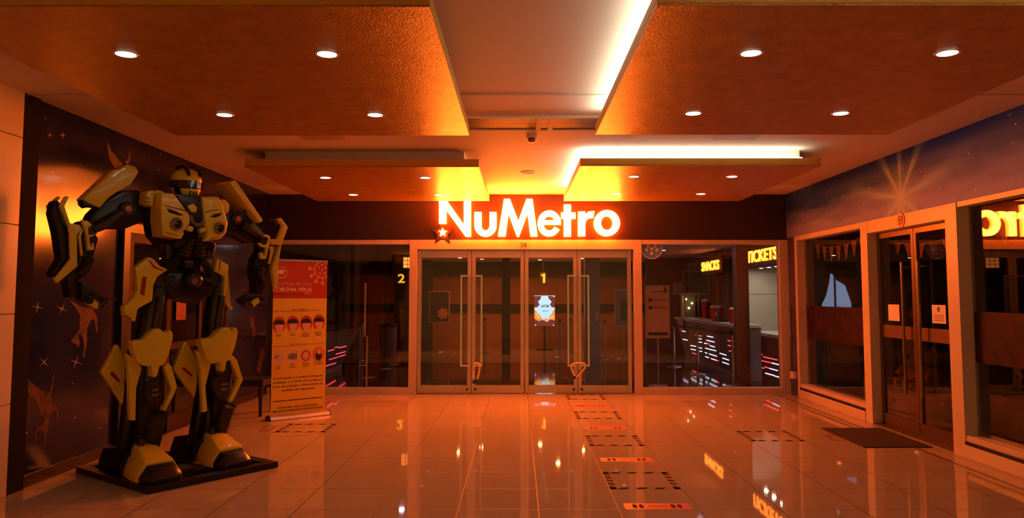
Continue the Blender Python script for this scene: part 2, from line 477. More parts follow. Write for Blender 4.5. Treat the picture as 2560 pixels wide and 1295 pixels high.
for i, (y0, y1) in enumerate(((9.83, 12.09), (4.1, 7.66))):
    struct(MB().box(XR - .02, GX + .1, y0, y1, 0, .125).build('trim_%d' % (18 + i * 3), CREAM, bevel=.006))
    struct(MB().box(XR - .015, GX, y0, y1, .125, .158).build('trim_%d' % (19 + i * 3), mat('black_band', (.012, .01, .02), .4)))
    struct(MB().box(XR, GX + .04, y0, y1, .158, .215).build('trim_%d' % (20 + i * 3), CREAM, bevel=.004))
struct(MB().box(GX, GX + .010, 9.83, 12.09, .215, 2.46).build('window_4', GLASSR))
struct(MB().box(GX, GX + .010, 5.86, 7.66, .215, 2.48).build('window_5', GLASSR))
struct(MB().box(GX, GX + .010, 4.1, 5.85, .215, 2.48).build('window_6', GLASSR))
struct(MB().box(GX - .1, GX + .2, 7.87, 9.64, 0, .014).build('trim_24', mat('threshold', (.06, .035, .025), .3)))
def sleaf(k, y0, y1, hy):
    b = MB(); s = .055
    b.box(GX - .01, GX + .035, y0, y0 + s, .015, 2.375); b.box(GX - .01, GX + .035, y1 - s, y1, .015, 2.375)
    b.box(GX - .01, GX + .035, y0 + s, y1 - s, 2.30, 2.375); b.box(GX - .01, GX + .035, y0 + s, y1 - s, .015, .15)
    d = struct(b.build('door_%d' % k, mat('dark_bronze', (.17, .11, .08), .35, .6), bevel=.003))
    MB().box(GX + .008, GX + .018, y0 + s, y1 - s, .15, 2.30).build('glass_pane', GLASSR, d)
    MB().box(GX + .006, GX + .020, y0 + s, y1 - s, 1.08, 1.23).build('vinyl_band', mat('brown_vinyl', (.16, .075, .05), .4), d)
    h = MB().box(GX - .075, GX - .05, hy - .014, hy + .014, .46, 1.98)
    for z in (.52, 1.92): h.box(GX - .06, GX + .01, hy - .01, hy + .01, z - .01, z + .01)
    h.build('pull_handle', mat('dull_steel', (.30, .26, .23), .3, .9), d, bevel=.003)
sleaf(5, 8.755, 9.635, 8.93); sleaf(6, 7.875, 8.745, 8.57)
VB = mat('patterned_vinyl', (.020, .010, .018), .6, spec=.12, var=(6, (.055, .018, .016)))
for (y0, y1, lab) in ((9.85, 12.07, 'dark patterned vinyl band on the shop window between the cinema and the door numbered 59'), (4.1, 7.64, 'dark reddish vinyl band on the shop window that mirrors the glowing sign')):
    tag(MB().box(GX - .003, GX - .0005, y0, y1, .93, 1.43).build('window_film', VB, origin=(GX, (y0 + y1) / 2, .93)), lab, 'window film')

# toy shop shell
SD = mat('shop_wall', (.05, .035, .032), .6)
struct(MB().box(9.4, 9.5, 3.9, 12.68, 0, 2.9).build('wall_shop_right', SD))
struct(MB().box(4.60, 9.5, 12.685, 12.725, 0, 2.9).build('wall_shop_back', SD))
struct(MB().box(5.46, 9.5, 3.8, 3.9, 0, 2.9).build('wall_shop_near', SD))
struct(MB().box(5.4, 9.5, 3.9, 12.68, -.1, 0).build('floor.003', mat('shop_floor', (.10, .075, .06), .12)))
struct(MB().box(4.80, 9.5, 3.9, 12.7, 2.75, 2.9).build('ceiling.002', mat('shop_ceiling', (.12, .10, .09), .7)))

# left bay: murals and glass shop door
def lmural(n, y0, y1):
    return struct(MB().box(XL - .02, XL, y0, y1, .10, ZC).build(n, NIGHT))
struct(MB().box(XL - .02, XL + .025, 6.205, 6.42, 0, ZC).build('trim_25', mat('matte_black', (.010, .009, .012), .8, spec=.1)))
struct(MB().box(XL - .02, XL + .012, 6.42, 7.84, 0, .10).build('baseboard_left', mat('dark_skirting', (.03, .018, .015), .4)))
struct(MB().box(XL - .02, XL + .012, 9.98, YF - .05, 0, .10).build('baseboard_left.001', MATS['dark_skirting']))
WA = lmural('wall_left.002', 6.42, 7.84)
WB_ = lmural('wall_left.003', 9.98, YF - .045)
WC_ = struct(MB().box(XL - .02, XL, 7.84, 9.98, 2.35, ZC).build('wall_left.004', NIGHT))
struct(MB().box(XL - .02, XL + .05, 7.84, 7.96, 0, 2.35).build('trim_26', DARK))
struct(MB().box(XL - .02, XL + .05, 9.86, 9.98, 0, 2.35).build('trim_27', DARK))
struct(MB().box(XL - .02, XL + .05, 7.96, 9.86, 2.25, 2.35).build('trim_28', DARK))
b = MB()
for y0, y1 in ((7.96, 8.06), (9.76, 9.86), (8.86, 8.96)): b.box(XL, XL + .04, y0, y1, .01, 2.25)
b.box(XL, XL + .04, 8.06, 9.76, .01, .2); b.box(XL, XL + .04, 8.06, 9.76, 2.15, 2.25); b.box(XL, XL + .04, 8.06, 9.76, .96, 1.04)
d7 = struct(b.build('door_7', BROWN, bevel=.004))
MB().box(XL + .012, XL + .022, 8.06, 9.76, .2, 2.15).build('glass_pane', GLASSL, d7)

# painted winged horses on the night mural (thin raised paint)
HORSE = mat('horse_paint', (.12, .06, .045), .6, spec=.2, var=(14, (.03, .017, .015)))
def mural_shape(polys, parent, name='painted_winged_horse', m=HORSE):
    b = MB()
    for p in polys: b.prism([onX(x, y, XL + .002) for x, y in p], (-.003, 0, 0))
    return b.build(name, m, parent)
o1 = lambda x, y: (x / 2.157, 660 + y / 2.157)
mural_shape([[o1(*p) for p in q] for q in (
    [(135, 600), (175, 645), (245, 695), (250, 760), (240, 830), (215, 810), (195, 745), (160, 710), (140, 660)],
    [(250, 700), (268, 690), (280, 640), (288, 585), (290, 600), (285, 650), (275, 700), (278, 745), (290, 765), (280, 800), (262, 845), (255, 900), (240, 985), (232, 980), (236, 910), (215, 890), (195, 905), (195, 930), (207, 948), (192, 945), (184, 915), (192, 892), (225, 860), (240, 830), (250, 770)],
    [(285, 775), (298, 762), (312, 775), (318, 835), (310, 835), (303, 785), (285, 805)])], WA)
mural_shape([[o1(*p) for p in q] for q in (
    [(375, 195), (440, 230), (500, 240), (525, 290), (527, 370), (517, 360), (510, 300), (490, 300), (470, 350), (470, 430), (455, 510), (448, 500), (452, 420), (440, 380), (420, 380), (432, 430), (420, 450), (408, 430), (380, 420), (400, 390), (430, 350), (430, 270)],
    [(355, 95), (370, 150), (372, 190), (355, 170)])], WA)
o2 = lambda x, y: (x / 2.59, 160 + y / 2.59)
mural_shape([[o2(*p) for p in q] for q in ([(692, 490), (720, 560), (795, 650), (745, 675), (712, 620), (695, 550)], [(838, 540), (845, 600), (830, 650), (808, 640), (832, 610)])], WC_)
mural_shape([[(655, 865), (662, 885), (650, 935), (640, 925), (648, 895)], [(625, 800), (632, 790), (640, 830), (634, 850)]], WB_)
# star flares
b = MB()
for (x, y, r_, a) in ((94, 768, 15, 10), (155, 772, 15, 25), (22, 857, 8, 0), (110, 905, 16, 40), (190, 905, 18, 20), (125, 338, 8, 5), (157, 338, 10, 0)):
    for k in range(2):
        aa = R(a + 90 * k); c_, s_ = math.cos(aa), math.sin(aa)
        b.prism([onX(x + px * c_ - py * s_, y + px * s_ + py * c_, XL + .002) for px, py in ((-r_, 0), (0, -1), (r_, 0), (0, 1))], (-.003, 0, 0))
b.build('painted_star_flares', mat('star_paint', (.5, .42, .38), .5), WA)
for (x0, y0, x1, y1, lab) in ((258, 815, 302, 848, 'plain red sticker low on the dark glass door behind the statue'), (438, 755, 461, 799, 'small orange notice seen between the legs of the robot statue')):
    p0, p1 = onX(x0, y0, XL + .026), onX(x1, y1, XL + .026)
    y0_, y1_ = max(min(p0.y, p1.y), 7.97), min(max(p0.y, p1.y), 9.75)
    tag(MB().box(XL + .0405, XL + .0425, y0_, y1_, p1.z, p0.z).build('sticker', mat('red_sticker', (.26, .07, .035), .5), origin=(XL + .04, y0_, p1.z)), lab, 'sticker')

# ================================================================== CEILING
def ceiling_panel(label, x0, x1, y0, y1, lit):
    t = thing('ceiling_panel', label, 'ceiling panel', ((x0 + x1) / 2, (y0 + y1) / 2, 3.05), 'hanging gold ceiling panels')
    MB().box(x0, x1, y0, y1, 3.05, 3.062).build('underside', GOLD, t)
    MB().box(x0, x1, y0, y1, 3.0625, 3.142).build('lip', GOLD_LIP, t, bevel=.004)
    MB().box(x0 + .18, x1 - .18, y0 + .16, y1 - .16, 3.142, ZC).build('upper_box', CEIL, t)
    if lit:
        zz = 3.143
        for (a0, a1, b0, b1) in ((x0 + .03, x0 + .055, y0 + .06, y1 - .1), (x0 + .06, x1 - .2, y0 + .03, y0 + .055)):
            MB().box(a0, a1, b0, b1, zz, zz + .014).build('led_strip', COVE, t)
ceiling_panel('hanging gold ceiling panel over the robot statue', -3.12, -.45, 3.78, 6.90, False)
ceiling_panel('large hanging gold ceiling panel with lit white cove above the doormat side', .70, 3.36, 3.76, 6.86, True)
ceiling_panel('hanging gold ceiling panel without cove light in front of the sign', -3.12, -.45, 8.62, 11.75, False)
ceiling_panel('hanging gold ceiling panel with lit white cove in front of the sign', .70, 3.42, 8.55, 11.75, True)
def downlight(label, x, y, z=3.05, r=.058, group='round downlights in the gold panels', m=None):
    t = thing('downlight', label, 'downlight', (x, y, z), group)
    MB().lathe((x, y, z), [(r + .001, -.0003), (r + .016, -.0003), (r + .015, -.004), (r + .001, -.0025), (r + .001, -.0003)], 28, closed=False).build('trim_ring', mat('lamp_rim', (.75, .7, .6), .35, .4), t)
    MB().lathe((x, y, z), [(0, -.0003), (r, -.0003), (r, -.0014), (0, -.0014)], 28).build('lens', m or LAMP, t)
for pn, xs, ys in (('gold panel over the robot', (-2.38, -1.16), (4.54, 6.10)), ('large lit-cove panel above the doormat', (1.405, 2.59), (4.52, 6.05)), ('panel without cove light before the sign', (-2.40, -1.157), (9.41, 11.02)), ('lit-cove panel before the sign', (1.42, 2.63), (9.32, 10.93))):
    for i, x in enumerate(xs):
        for j, y in enumerate(ys):
            downlight('lit downlight, %s %s in the %s' % (('front', 'back')[j], ('left', 'right')[i], pn), x, y)
# air vent across the middle bay
t = thing('air_vent', 'long slatted air vent in the white ceiling between the gold panels', 'air vent', (.13, 7.3, ZC))
b = MB()
for k in range(9): b.box(-1.0, 1.3, 7.05 + k * .055, 7.085 + k * .055, ZC - .012, ZC - .002)
b.build('slats', mat('vent_slat', (.18, .12, .09), .5), t)
b = MB(); b.box(-1.05, 1.35, 7.0, 7.035, ZC - .02, ZC); b.box(-1.05, 1.35, 7.55, 7.585, ZC - .02, ZC)
b.box(.17, .22, 7.035, 7.55, ZC - .02, ZC); b.box(.29, .34, 7.035, 7.55, ZC - .02, ZC); b.box(-1.05, -1.0, 7.035, 7.55, ZC - .02, ZC); b.box(1.3, 1.35, 7.035, 7.55, ZC - .02, ZC)
b.build('frame', CEIL, t)
# detector, flush speaker, access panels
t = thing('smoke_detector', 'small white smoke detector under the ceiling behind the vent', 'smoke detector', (.138, 7.88, ZC))
MB().lathe((.138, 7.88, ZC), [(0, 0), (.055, 0), (.055, -.02), (.05, -.03), (0, -.03)], 24).build('base', CEIL, t, smooth=True)
MB().lathe((.138, 7.88, ZC), [(.036, -.03), (.04, -.045), (.036, -.066), (.015, -.078), (0, -.078)], 24).build('head', mat('detector_red', (.30, .05, .03), .3), t, smooth=True)
t = thing('ceiling_speaker', 'flush round ceiling speaker nearest the illuminated sign', 'speaker', (.13, 10.26, ZC))
MB().lathe((.13, 10.26, ZC), [(.075, 0), (.10, 0), (.098, -.012), (.08, -.014), (.075, 0)], 28, closed=False).build('ring', CEIL, t)
MB().lathe((.13, 10.26, ZC), [(0, -.001), (.078, -.001), (.078, -.006), (0, -.006)], 28).build('grille', mat('grille_tan', (.45, .32, .22), .6), t)
for x, lab in ((-2.07, 'left'), (2.3, 'right')):
    tag(MB().box(x - .22, x + .22, 7.62, 8.06, ZC - .014, ZC - .001).build('access_panel', mat('access_grey', (.52, .44, .38), .6), origin=(x, 7.84, ZC), bevel=.003), 'square access panel in the white ceiling behind the %s' % {'left': 'gold panel over the robot', 'right': 'large lit-cove gold panel'}[lab], 'access panel')
struct(MB().box(XL, XR, 6.24, 6.262, ZC - .006, ZC).build('trim_29', mat('ceiling_joint', (.55, .45, .4), .7)))

# ================================================================== ILLUMINATED SIGN
YS = YF - .15
LG = lambda x, y: (1000 + x / 4, 340 + y / 4)
def LP(x, y, yy=YS): px, py = LG(x, y); return onY(px, py, yy)
sign = thing('illuminated_sign', 'glowing orange-red illuminated cinema name sign on the black fascia', 'sign', LP(1290, 820))
def letter_faces(o):
    o.data.materials.append(SIGNS)
    for p in o.data.polygons:
        if p.normal.y > -.5: p.material_index = 1
    return o
def letter(polys, name='letter', holes=()):
    b = MB()
    for p in polys: b.prism([LP(*q) for q in p], (0, .09, 0))
    return letter_faces(b.build(name, SIGNM, sign))
def ringpoly(cx, cy, ro, ri, a0, a1, n=40):
    """quads of a (partial) ring, as a list of convex polys"""
    o = arc(cx, cy, ro[0], ro[1], a0, a1, n); i = arc(cx, cy, ri[0], ri[1], a0, a1, n)
    return o, i
def ringletter(parts, boxes=()):
    b = MB()
    for (cx, cy, ro, ri, a0, a1) in parts:
        o, i = ringpoly(cx, cy, ro, ri, a0, a1)
        full = abs(abs(a1 - a0) - 360) < 1e-3
        secs = [[LP(*p), LP(*q), LP(*q) + Vector((0, .09, 0)), LP(*p) + Vector((0, .09, 0))] for p, q in zip(o, i)]
        b.loft(secs, not full)
    for p in boxes: b.prism([LP(*q) for q in p], (0, .09, 0))
    return letter_faces(b.build('letter', SIGNM, sign))
letter([[(390, 627), (455, 627), (638, 885), (638, 627), (708, 627), (708, 1005), (655, 1005), (462, 740), (462, 875), (390, 875)]])
ringletter([(855, 893, (110, 112), (41, 50), 0, 180)], ([(745, 760), (814, 760), (814, 893), (745, 893)], [(896, 760), (965, 760), (965, 893), (896, 893)]))
letter([[(980, 1003), (1040, 627), (1098, 627), (1183, 850), (1265, 627), (1325, 627), (1375, 1003), (1305, 1003), (1275, 775), (1190, 1005), (1170, 1005), (1085, 775), (1055, 1003)]])
ringletter([(1493, 873, (117, 130), (58, 72), 28, 364)], ([(1440, 842), (1600, 842), (1609, 885), (1440, 885)],))
letter([[(1640, 685), (1710, 685), (1710, 765), (1755, 765), (1755, 825), (1710, 825), (1710, 1003), (1640, 1003), (1640, 825), (1612, 825), (1612, 765), (1640, 765)]])
letter([[(1783, 755), (1853, 755), (1853, 785), (1885, 755), (1945, 752), (1935, 815), (1885, 822), (1860, 850), (1853, 880), (1853, 1000), (1783, 1000)]])
ringletter([(2070, 870, (130, 130), (60, 70), 0, 360)])
star = lambda cx, cy, r0, r1: [(cx + (r0 if k % 2 == 0 else r1) * math.sin(PI * k / 5), cy - (r0 if k % 2 == 0 else r1) * math.cos(PI * k / 5)) for k in range(10)]
letter([star(425, 962, 44, 19)], 'star')
MB().prism([LP(x, y, YF - .055) for x, y in star(425, 968, 131, 54)], (0, .025, 0)).build('dark_star_plate', BLACKB, sign)

# shop numbers
def number_plate(s, lab, c, ux, n, r, tw, th):
    t = thing('number_plate', lab, 'number plate', c)
    c, ux, n = Vector(c), Vector(ux), Vector(n)
    MB().lathe(c, [(0, 0), (r, 0), (r, .008), (0, .008)], 32, n).build('disc', mat('plate_' + s, (.85, .66, .46) if s == '58' else (.80, .26, .16), .4), t)
    text(s, 'numerals', INK, t, c + n * .0085 - ux * tw / 2 - Vector((0, 0, th / 2)), ux, (0, 0, 1), tw, th, .002)
c = onY(1309, 613, YF - .041); number_plate('58', 'round plate with number 58 over the cinema doors', c, (1, 0, 0), (0, -1, 0), .066, .098, .072)
c = onX(2253, 551, XR - .006); number_plate('59', 'round red plate with number 59 over the shop door', c, (0, -1, 0), (-1, 0, 0), .083, .105, .10)

# ================================================================== CHAINS on the pulls
WRAP = mat('chain_wrap', (.80, .66, .50), .55)
def chain(lab, pts, y, lock, r=.016):
    P = [onY(px, py, y) for px, py in pts]
    t = thing('door_chain', lab, 'chain', P[0])
    dense = []
    for a, b_ in zip(P, P[1:]):
        n = max(2, int((b_ - a).length / .012))
        dense += [a.lerp(b_, i / n) for i in range(n)]
    dense.append(P[-1])
    rad = [r * (1 + .28 * math.sin(i * 2.1)) for i in range(len(dense))]
    MB().path(dense, rad, 10).build('wrapped_links', WRAP, t, smooth=True)
    l = onY(*lock, y)
    MB().box(l.x - .024, l.x + .024, y - .014, y + .014, l.z - .045, l.z + .005).build('padlock', DARK, t, bevel=.005)
chain('pale wrapped chain with padlock hanging straight down from one door pull', [(1184, 946), (1184, 915), (1187, 909), (1196, 908), (1200, 915), (1197, 935), (1193, 948)], YF - .085, (1185, 952))
chain('pale wrapped chain looped as a triangle across two door pulls', [(1436, 938), (1428, 920), (1429, 911), (1440, 908), (1455, 908), (1463, 911), (1462, 920), (1450, 936), (1440, 944), (1436, 938)], YF - .085, (1437, 940))

# ================================================================== FLOOR MARKINGS, MAT
TAPE_Y = mat('tape_orange', (.52, .37, .20), .08)
TAPE_K = mat('tape_black', (.02, .010, .008), .85, spec=.05)
STRIP = mat('strip_red_orange', (.78, .13, .03), .4)
def paint_by_height(o, zcut, m2):
    o.data.materials.append(m2)
    z0 = o.location.z
    for p in o.data.polygons:
        if max(o.data.vertices[i].co.z for i in p.vertices) + z0 > zcut: p.material_index = 1
    return o
def tape_square(label, x0, x1, y0, y1, base):
    """closed square of clear or orange floor tape carrying printed black stripes"""
    w = .052; b = MB()
    for (a0, a1, c0, c1) in ((x0, x0 + w, y0, y1), (x1 - w, x1, y0, y1), (x0, x1, y0, y0 + w), (x0, x1, y1 - w, y1)):
        b.box(a0, a1, c0, c1, .0003, .0009)
    k = .075
    for ya in (y0, y1 - w):
        x = x0 + .06
        while x < x1 - .09:
            b.prism([(x, ya, .0006), (x + k, ya, .0006), (x + k + .03, ya + w, .0006), (x + .03, ya + w, .0006)], (0, 0, .0009)); x += .15
    for xa in (x0, x1 - w):
        y = y0 + .02
        while y < y1 - .06:
            b.prism([(xa, y + .035, .0006), (xa + w, y, .0006), (xa + w, y + .045, .0006), (xa, y + .08, .0006)], (0, 0, .0009)); y += .115
    o = b.build('tape_square', TAPE_Y if base else TAPE_C, origin=((x0 + x1) / 2, (y0 + y1) / 2, 0))
    paint_by_height(o, .0012, TAPE_K)
    tag(o, label, 'floor marking', 'striped tape squares on the floor')
TAPE_C = mat('tape_clear', (.52, .42, .29), .06)
sq = [('nearest striped tape square on the floor in front of the doors', .76, 1.34, 6.42, 7.03, True), ('second striped tape square from the camera in front of the doors', .76, 1.34, 8.24, 8.83, True),
      ('third striped tape square from the camera in front of the doors', .76, 1.34, 10.02, 10.62, True), ('striped tape square right at the foot of the cinema doors', .76, 1.34, 11.85, 12.42, True),
      ('black dashed tape square on the floor beside the roll-up banner', -2.84, -2.26, 9.05, 9.63, False), ('black dashed tape square on the floor near the doormat', 2.56, 3.14, 8.5, 9.12, False)]
for a in sq: tape_square(*a)
def foot_strip(label, y0, y1):
    b = MB().box(.80, 1.30, y0, y1, .0003, .0012)
    yc = (y0 + y1) / 2; h = (y1 - y0) * .32
    for xc in (.88, .93, 1.17, 1.22):
        b.prism([(xc + .018 * math.cos(q * PI / 6), yc + h * math.sin(q * PI / 6), .0008) for q in range(12)], (0, 0, .0010))
    b.box(.98, 1.12, yc - .006, yc + .006, .0008, .0018)
    o = b.build('footprint_strip', STRIP, origin=(1.05, yc, 0))
    paint_by_height(o, .0015, mat('footprint_ink', (.12, .02, .012), .8, spec=.1))
    tag(o, label, 'floor marking', 'red-orange footprint strips on the floor')
for lab, y0, y1 in (('nearest red-orange footprint strip on the floor', 5.82, 5.99), ('second red-orange footprint strip from the camera', 7.47, 7.64), ('third red-orange footprint strip from the camera', 9.26, 9.43), ('farthest red-orange footprint strip close to the doors', 11.1, 11.27)):
    foot_strip(lab, y0, y1)
def sticker_frame(label, pts):
    P = [onZ(*p) for p in pts]; c = sum(P, Vector()) / 4
    b = MB()
    for i in range(4):
        a, d = P[i], P[(i + 1) % 4]
        n = (d - a).cross(Vector((0, 0, 1))).normalized() * .012
        b.prism([a - n + Vector((0, 0, .0004)), d - n + Vector((0, 0, .0004)), d + n + Vector((0, 0, .0004)), a + n + Vector((0, 0, .0004))], (0, 0, .0008))
    return tag(b.build('floor_sticker_outline', mat('sticker_red', (.30, .05, .03), .4), origin=(c.x, c.y, 0)), label, 'floor marking')
sticker_frame('thin red outline sticker on the floor in front of the banner foot', [(650, 1078), (672, 1078), (692, 1064), (668, 1064)])
sticker_frame('thin red outline sticker on the floor at the edge of the doormat', [(2062, 1088), (2090, 1088), (2120, 1101), (2085, 1101)])
b = MB().box(3.62, 4.34, 8.14, 9.28, 0, .012)
tag(b.build('doormat', mat('mat_fibre', (.055, .036, .022), .95, bump=(220, .8, .01)), origin=(3.98, 8.71, 0), bevel=.004), 'dark brown doormat in front of the shop door numbered 59', 'doormat')

# ================================================================== ROLL-UP BANNER
A = onZ(678, 1053); B = onZ(824, 1037)
bd = (B - A); bd.z = 0; bd.normalize(); bn = Vector((bd.y, -bd.x, 0))     # reading direction, towards the viewer
bc = (A + B) / 2 - bn * .06; bc.z = 0
ban = thing('roll_up_banner', 'tall red and orange roll-up health banner behind the robot statue', 'banner', bc)
BP = bc + Vector((0, 0, 0))
def b6(cx, cy, off=0.0): return onP(640 + cx / 2.945, 640 + cy / 2.945, BP + bn * off, bn)
ORANGE = mat('banner_orange', (.84, .58, .06), .5)
REDB = mat('banner_red', (.52, .035, .018), .5)
CREAMT = mat('banner_cream', (.85, .62, .40), .5)
MAROON = mat('banner_maroon', (.10, .015, .01), .5)
p_l, p_r = b6(106, 1185), b6(507, 1125)
sl = (p_l - BP).dot(bd); sr = (p_r - BP).dot(bd)
def bpt(s_, z, off=0.0): return BP + bd * s_ + bn * off + Vector((0, 0, z))
zt = b6(525, 50).z
zr = b6(522, 312).z
MB().prism([bpt(sl, .06), bpt(sr, .06), bpt(sr, zr), bpt(sl, zr)], -bn * .004).build('graphic_sheet', ORANGE, ban)
MB().prism([bpt(sl, zr), bpt(sr, zr), bpt(sr, zt), bpt(sl, zt)], -bn * .004).build('red_header', REDB, ban)
MB().prism([bpt(sl - .005, zt, .008), bpt(sr + .005, zt, .008), bpt(sr + .005, zt + .03, .008), bpt(sl - .005, zt + .03, .008)], -bn * .024).build('top_rail', ALU, ban, bevel=.003)
MB().tube(bpt((sl + sr) / 2, .08, -.03), bpt((sl + sr) / 2, zt + .01, -.03), .010).build('support_pole', ALU, ban)
bb = MB()
prof = [(-.085, 0), (.075, 0), (.08, .014), (.06, .042), (.02, .062), (-.02, .062), (-.07, .042), (-.09, .014)]
bb.loft([[bpt(q, z, o_) for o_, z in prof] for q in (sl - .03, sr + .045)])
bb.build('cassette_base', mat('silver_base', (.70, .60, .52), .28, .8), ban, bevel=.004)
for q in (sl - .03, sr + .045):
    MB().loft([[bpt(q + e, z * 1.03, o_ * 1.04) for o_, z in prof] for e in (-.006, .006)]).build('end_cap', BLACKP, ban)
OFF = .0008
def btext(s_, m, x0, y0, x1, y1, h, bold=0.0, name='lettering'):
    a, c_ = b6(x0, y0), b6(x1, y1)
    sa, sc_ = (a - BP).dot(bd), (c_ - BP).dot(bd)
    z = (a.z + c_.z) / 2
    hh = a.z - b6(x0, y0 + h).z
    text(s_, name, m, ban, bpt(sa, z, OFF), bd, (0, 0, 1), sc_ - sa, hh, .0006, bold)
def brule(x0, y0, x1, y1, th, m):
    a, c_ = b6(x0, y0), b6(x1, y1); sa, sc_ = (a - BP).dot(bd), (c_ - BP).dot(bd); z = (a.z + c_.z) / 2
    MB().prism([bpt(sa, z - th, OFF), bpt(sc_, z - th, OFF), bpt(sc_, z + th, OFF), bpt(sa, z + th, OFF)], -bn * .0006).build('rule', m, ban)
def bdisc(cx, cy, r, m, name, ry=None, off=OFF, n=24, a0=0, a1=360, parent=None):
    c_ = b6(cx, cy); s0 = (c_ - BP).dot(bd); ry = r if ry is None else ry
    return MB().prism([bpt(s0 + r * math.cos(R(a0 + (a1 - a0) * i / n)), c_.z + ry * math.sin(R(a0 + (a1 - a0) * i / n)), off) for i in range(n if a1 - a0 >= 360 else n + 1)], -bn * .0006).build(name, m, parent or ban)
REDT = mat('banner_red_ink', (.42, .05, .02), .5)
btext('PROTEJA-SE DO', CREAMT, 122, 230, 405, 223, 33)
btext('CORONA VIRUS', CREAMT, 122, 265, 408, 260, 31, .025)
brule(125, 283, 340, 279, .004, MAROON)
btext('COVID-19', CREAMT, 350, 281, 404, 278, 10, .02)
btext('SINTOMAS', REDT, 265, 412, 383, 407, 22, .01)
brule(128, 410, 258, 405, .0025, MAROON); brule(390, 402, 500, 398, .0025, MAROON)
btext('PREVENÇÃO', REDT, 252, 669, 385, 660, 24, .01)
brule(128, 669, 245, 662, .0025, MAROON); brule(392, 650, 500, 642, .0025, MAROON)
SKIN = mat('icon_skin', (.80, .46, .24), .5); HAIR = mat('icon_hair', (.02, .012, .01), .5); IRED = mat('icon_red', (.55, .06, .03), .5); IPALE = mat('icon_pale', (.75, .55, .38), .5)
for i, (x, y) in enumerate(((170, 508), (271, 500), (369, 497), (463, 488))):
    ic = bdisc(x, y, .088, IRED, 'symptom_icon', .108)
    bdisc(x + 3, y + 12, .055, SKIN, 'face', .066, OFF + .0007, parent=ic)
    bdisc(x + 3, y + 44, .048, SKIN, 'neck', .03, OFF + .0006, parent=ic)
    bdisc(x, y - 12, .072, HAIR, 'hair', .045, OFF + .0014, a0=-20, a1=200, parent=ic)
for x, y, ws in ((165, 590, ('FEBRE',)), (268, 583, ('TOSSE',)), (364, 576, ('DOR DE', 'GARGANTA')), (460, 568, ('DOR DE', 'CABEÇA'))):
    for k, wd_ in enumerate(ws):
        hw = 4.0 * len(wd_); btext(wd_, MAROON, x - hw, y + k * 17 + 4, x + hw, y + k * 17 + 1, 12, .01)
for i, (x, y) in enumerate(((168, 750), (271, 740), (366, 733), (460, 720))):
    ic = bdisc(x, y, .086, (IPALE, IPALE, IPALE, mat('icon_orange', (.70, .20, .05), .5))[i], 'prevention_icon', .098)
    if i == 0:
        bdisc(x - 8, y - 4, .05, mat('icon_grey', (.35, .30, .28), .5), 'washing_hand', .03, OFF + .0007, parent=ic); bdisc(x + 10, y + 6, .05, SKIN, 'washing_hand', .03, OFF + .0012, parent=ic)
    elif i == 1:
        c_ = b6(x, y); s0 = (c_ - BP).dot(bd)
        MB().prism([bpt(s0 + a, c_.z + z, OFF + .0007) for a, z in ((-.06, -.03), (0, -.045), (.06, -.03), (.06, .03), (0, .045), (-.06, .03))], -bn * .0006).build('face_mask', mat('icon_bluegrey', (.20, .20, .24), .5), ic)
    elif i == 2:
        bdisc(x, y, .066, IRED, 'ring_mark', .074, OFF + .0007, parent=ic); bdisc(x, y, .042, SKIN, 'head', .05, OFF + .0013, parent=ic)
    else:
        bdisc(x, y + 14, .045, HAIR, 'coughing_body', .06, OFF + .0007, parent=ic); bdisc(x + 4, y - 16, .03, SKIN, 'head', .035, OFF + .0012, parent=ic)
for x, y, ws in ((163, 815, ('LAVAR', 'AS MÃOS')), (268, 803, ('USAR', 'MÁSCARA')), (366, 793, ('EVITAR', 'CONTACTO')), (460, 779, ('USAR LENÇO', 'AO ESPIRRAR'))):
    for k, wd_ in enumerate(ws):
        hw = 3.3 * len(wd_); btext(wd_, MAROON, x - hw, y + k * 17 + 5, x + hw, y + k * 17 + 1, 12, .01)
btext('A prevenção é a melhor forma de', INK, 125, 926, 490, 882, 23, .012)
btext('combater o COVID-19, proteja a si', INK, 125, 957, 490, 912, 23, .012)
btext('e ao seu próximo observando as', INK, 125, 988, 490, 940, 23, .012)
btext('medidas de segurança.', INK, 188, 1009, 435, 977, 23, .012)
brule(125, 1085, 490, 1028, .006, MAROON)
btext('GLORIA MALL, PELA SAÚDE PÚBLICA.', INK, 155, 1136, 460, 1091, 18, .015)
btext('EM CASOS DE EMERGÊNCIA CONTACTE 84148', INK, 123, 1166, 490, 1108, 18, .015)
# globe emblem and virus drawing on the header
lg = bdisc(185, 120, .085, CREAMT, 'globe_emblem', .072)
for e, rr in ((.0007, .076), ): bdisc(185, 120, rr, REDB, 'globe_inner', .064, OFF + e, parent=lg)
bdisc(185, 112, .055, CREAMT, 'globe_land', .022, OFF + .0013, parent=lg); bdisc(180, 128, .05, CREAMT, 'globe_band', .010, OFF + .0013, parent=lg)
btext('Gloria Mall', CREAMT, 152, 165, 212, 163, 12, .02)
VIRUS = mat('virus_yellow', (.80, .38, .07), .5)
vc = b6(486, 103); vs = (vc - BP).dot(bd)
b = MB()
clipx = sr - .003
def vquad(pts, off=OFF):
    P_ = [(min(a, clipx), min(z, zt - .002)) for a, z in pts]
    b.prism([bpt(a, z, off) for a, z in P_], -bn * .0006)
for k in range(28):
    a0, a1 = 2 * PI * k / 28, 2 * PI * (k + 1) / 28
    if vs + .1 * math.cos((a0 + a1) / 2) > clipx: continue
    vquad([(vs + r_ * math.cos(a), vc.z + r_ * math.sin(a)) for r_, a in ((.098, a0), (.098, a1), (.116, a1), (.116, a0))])
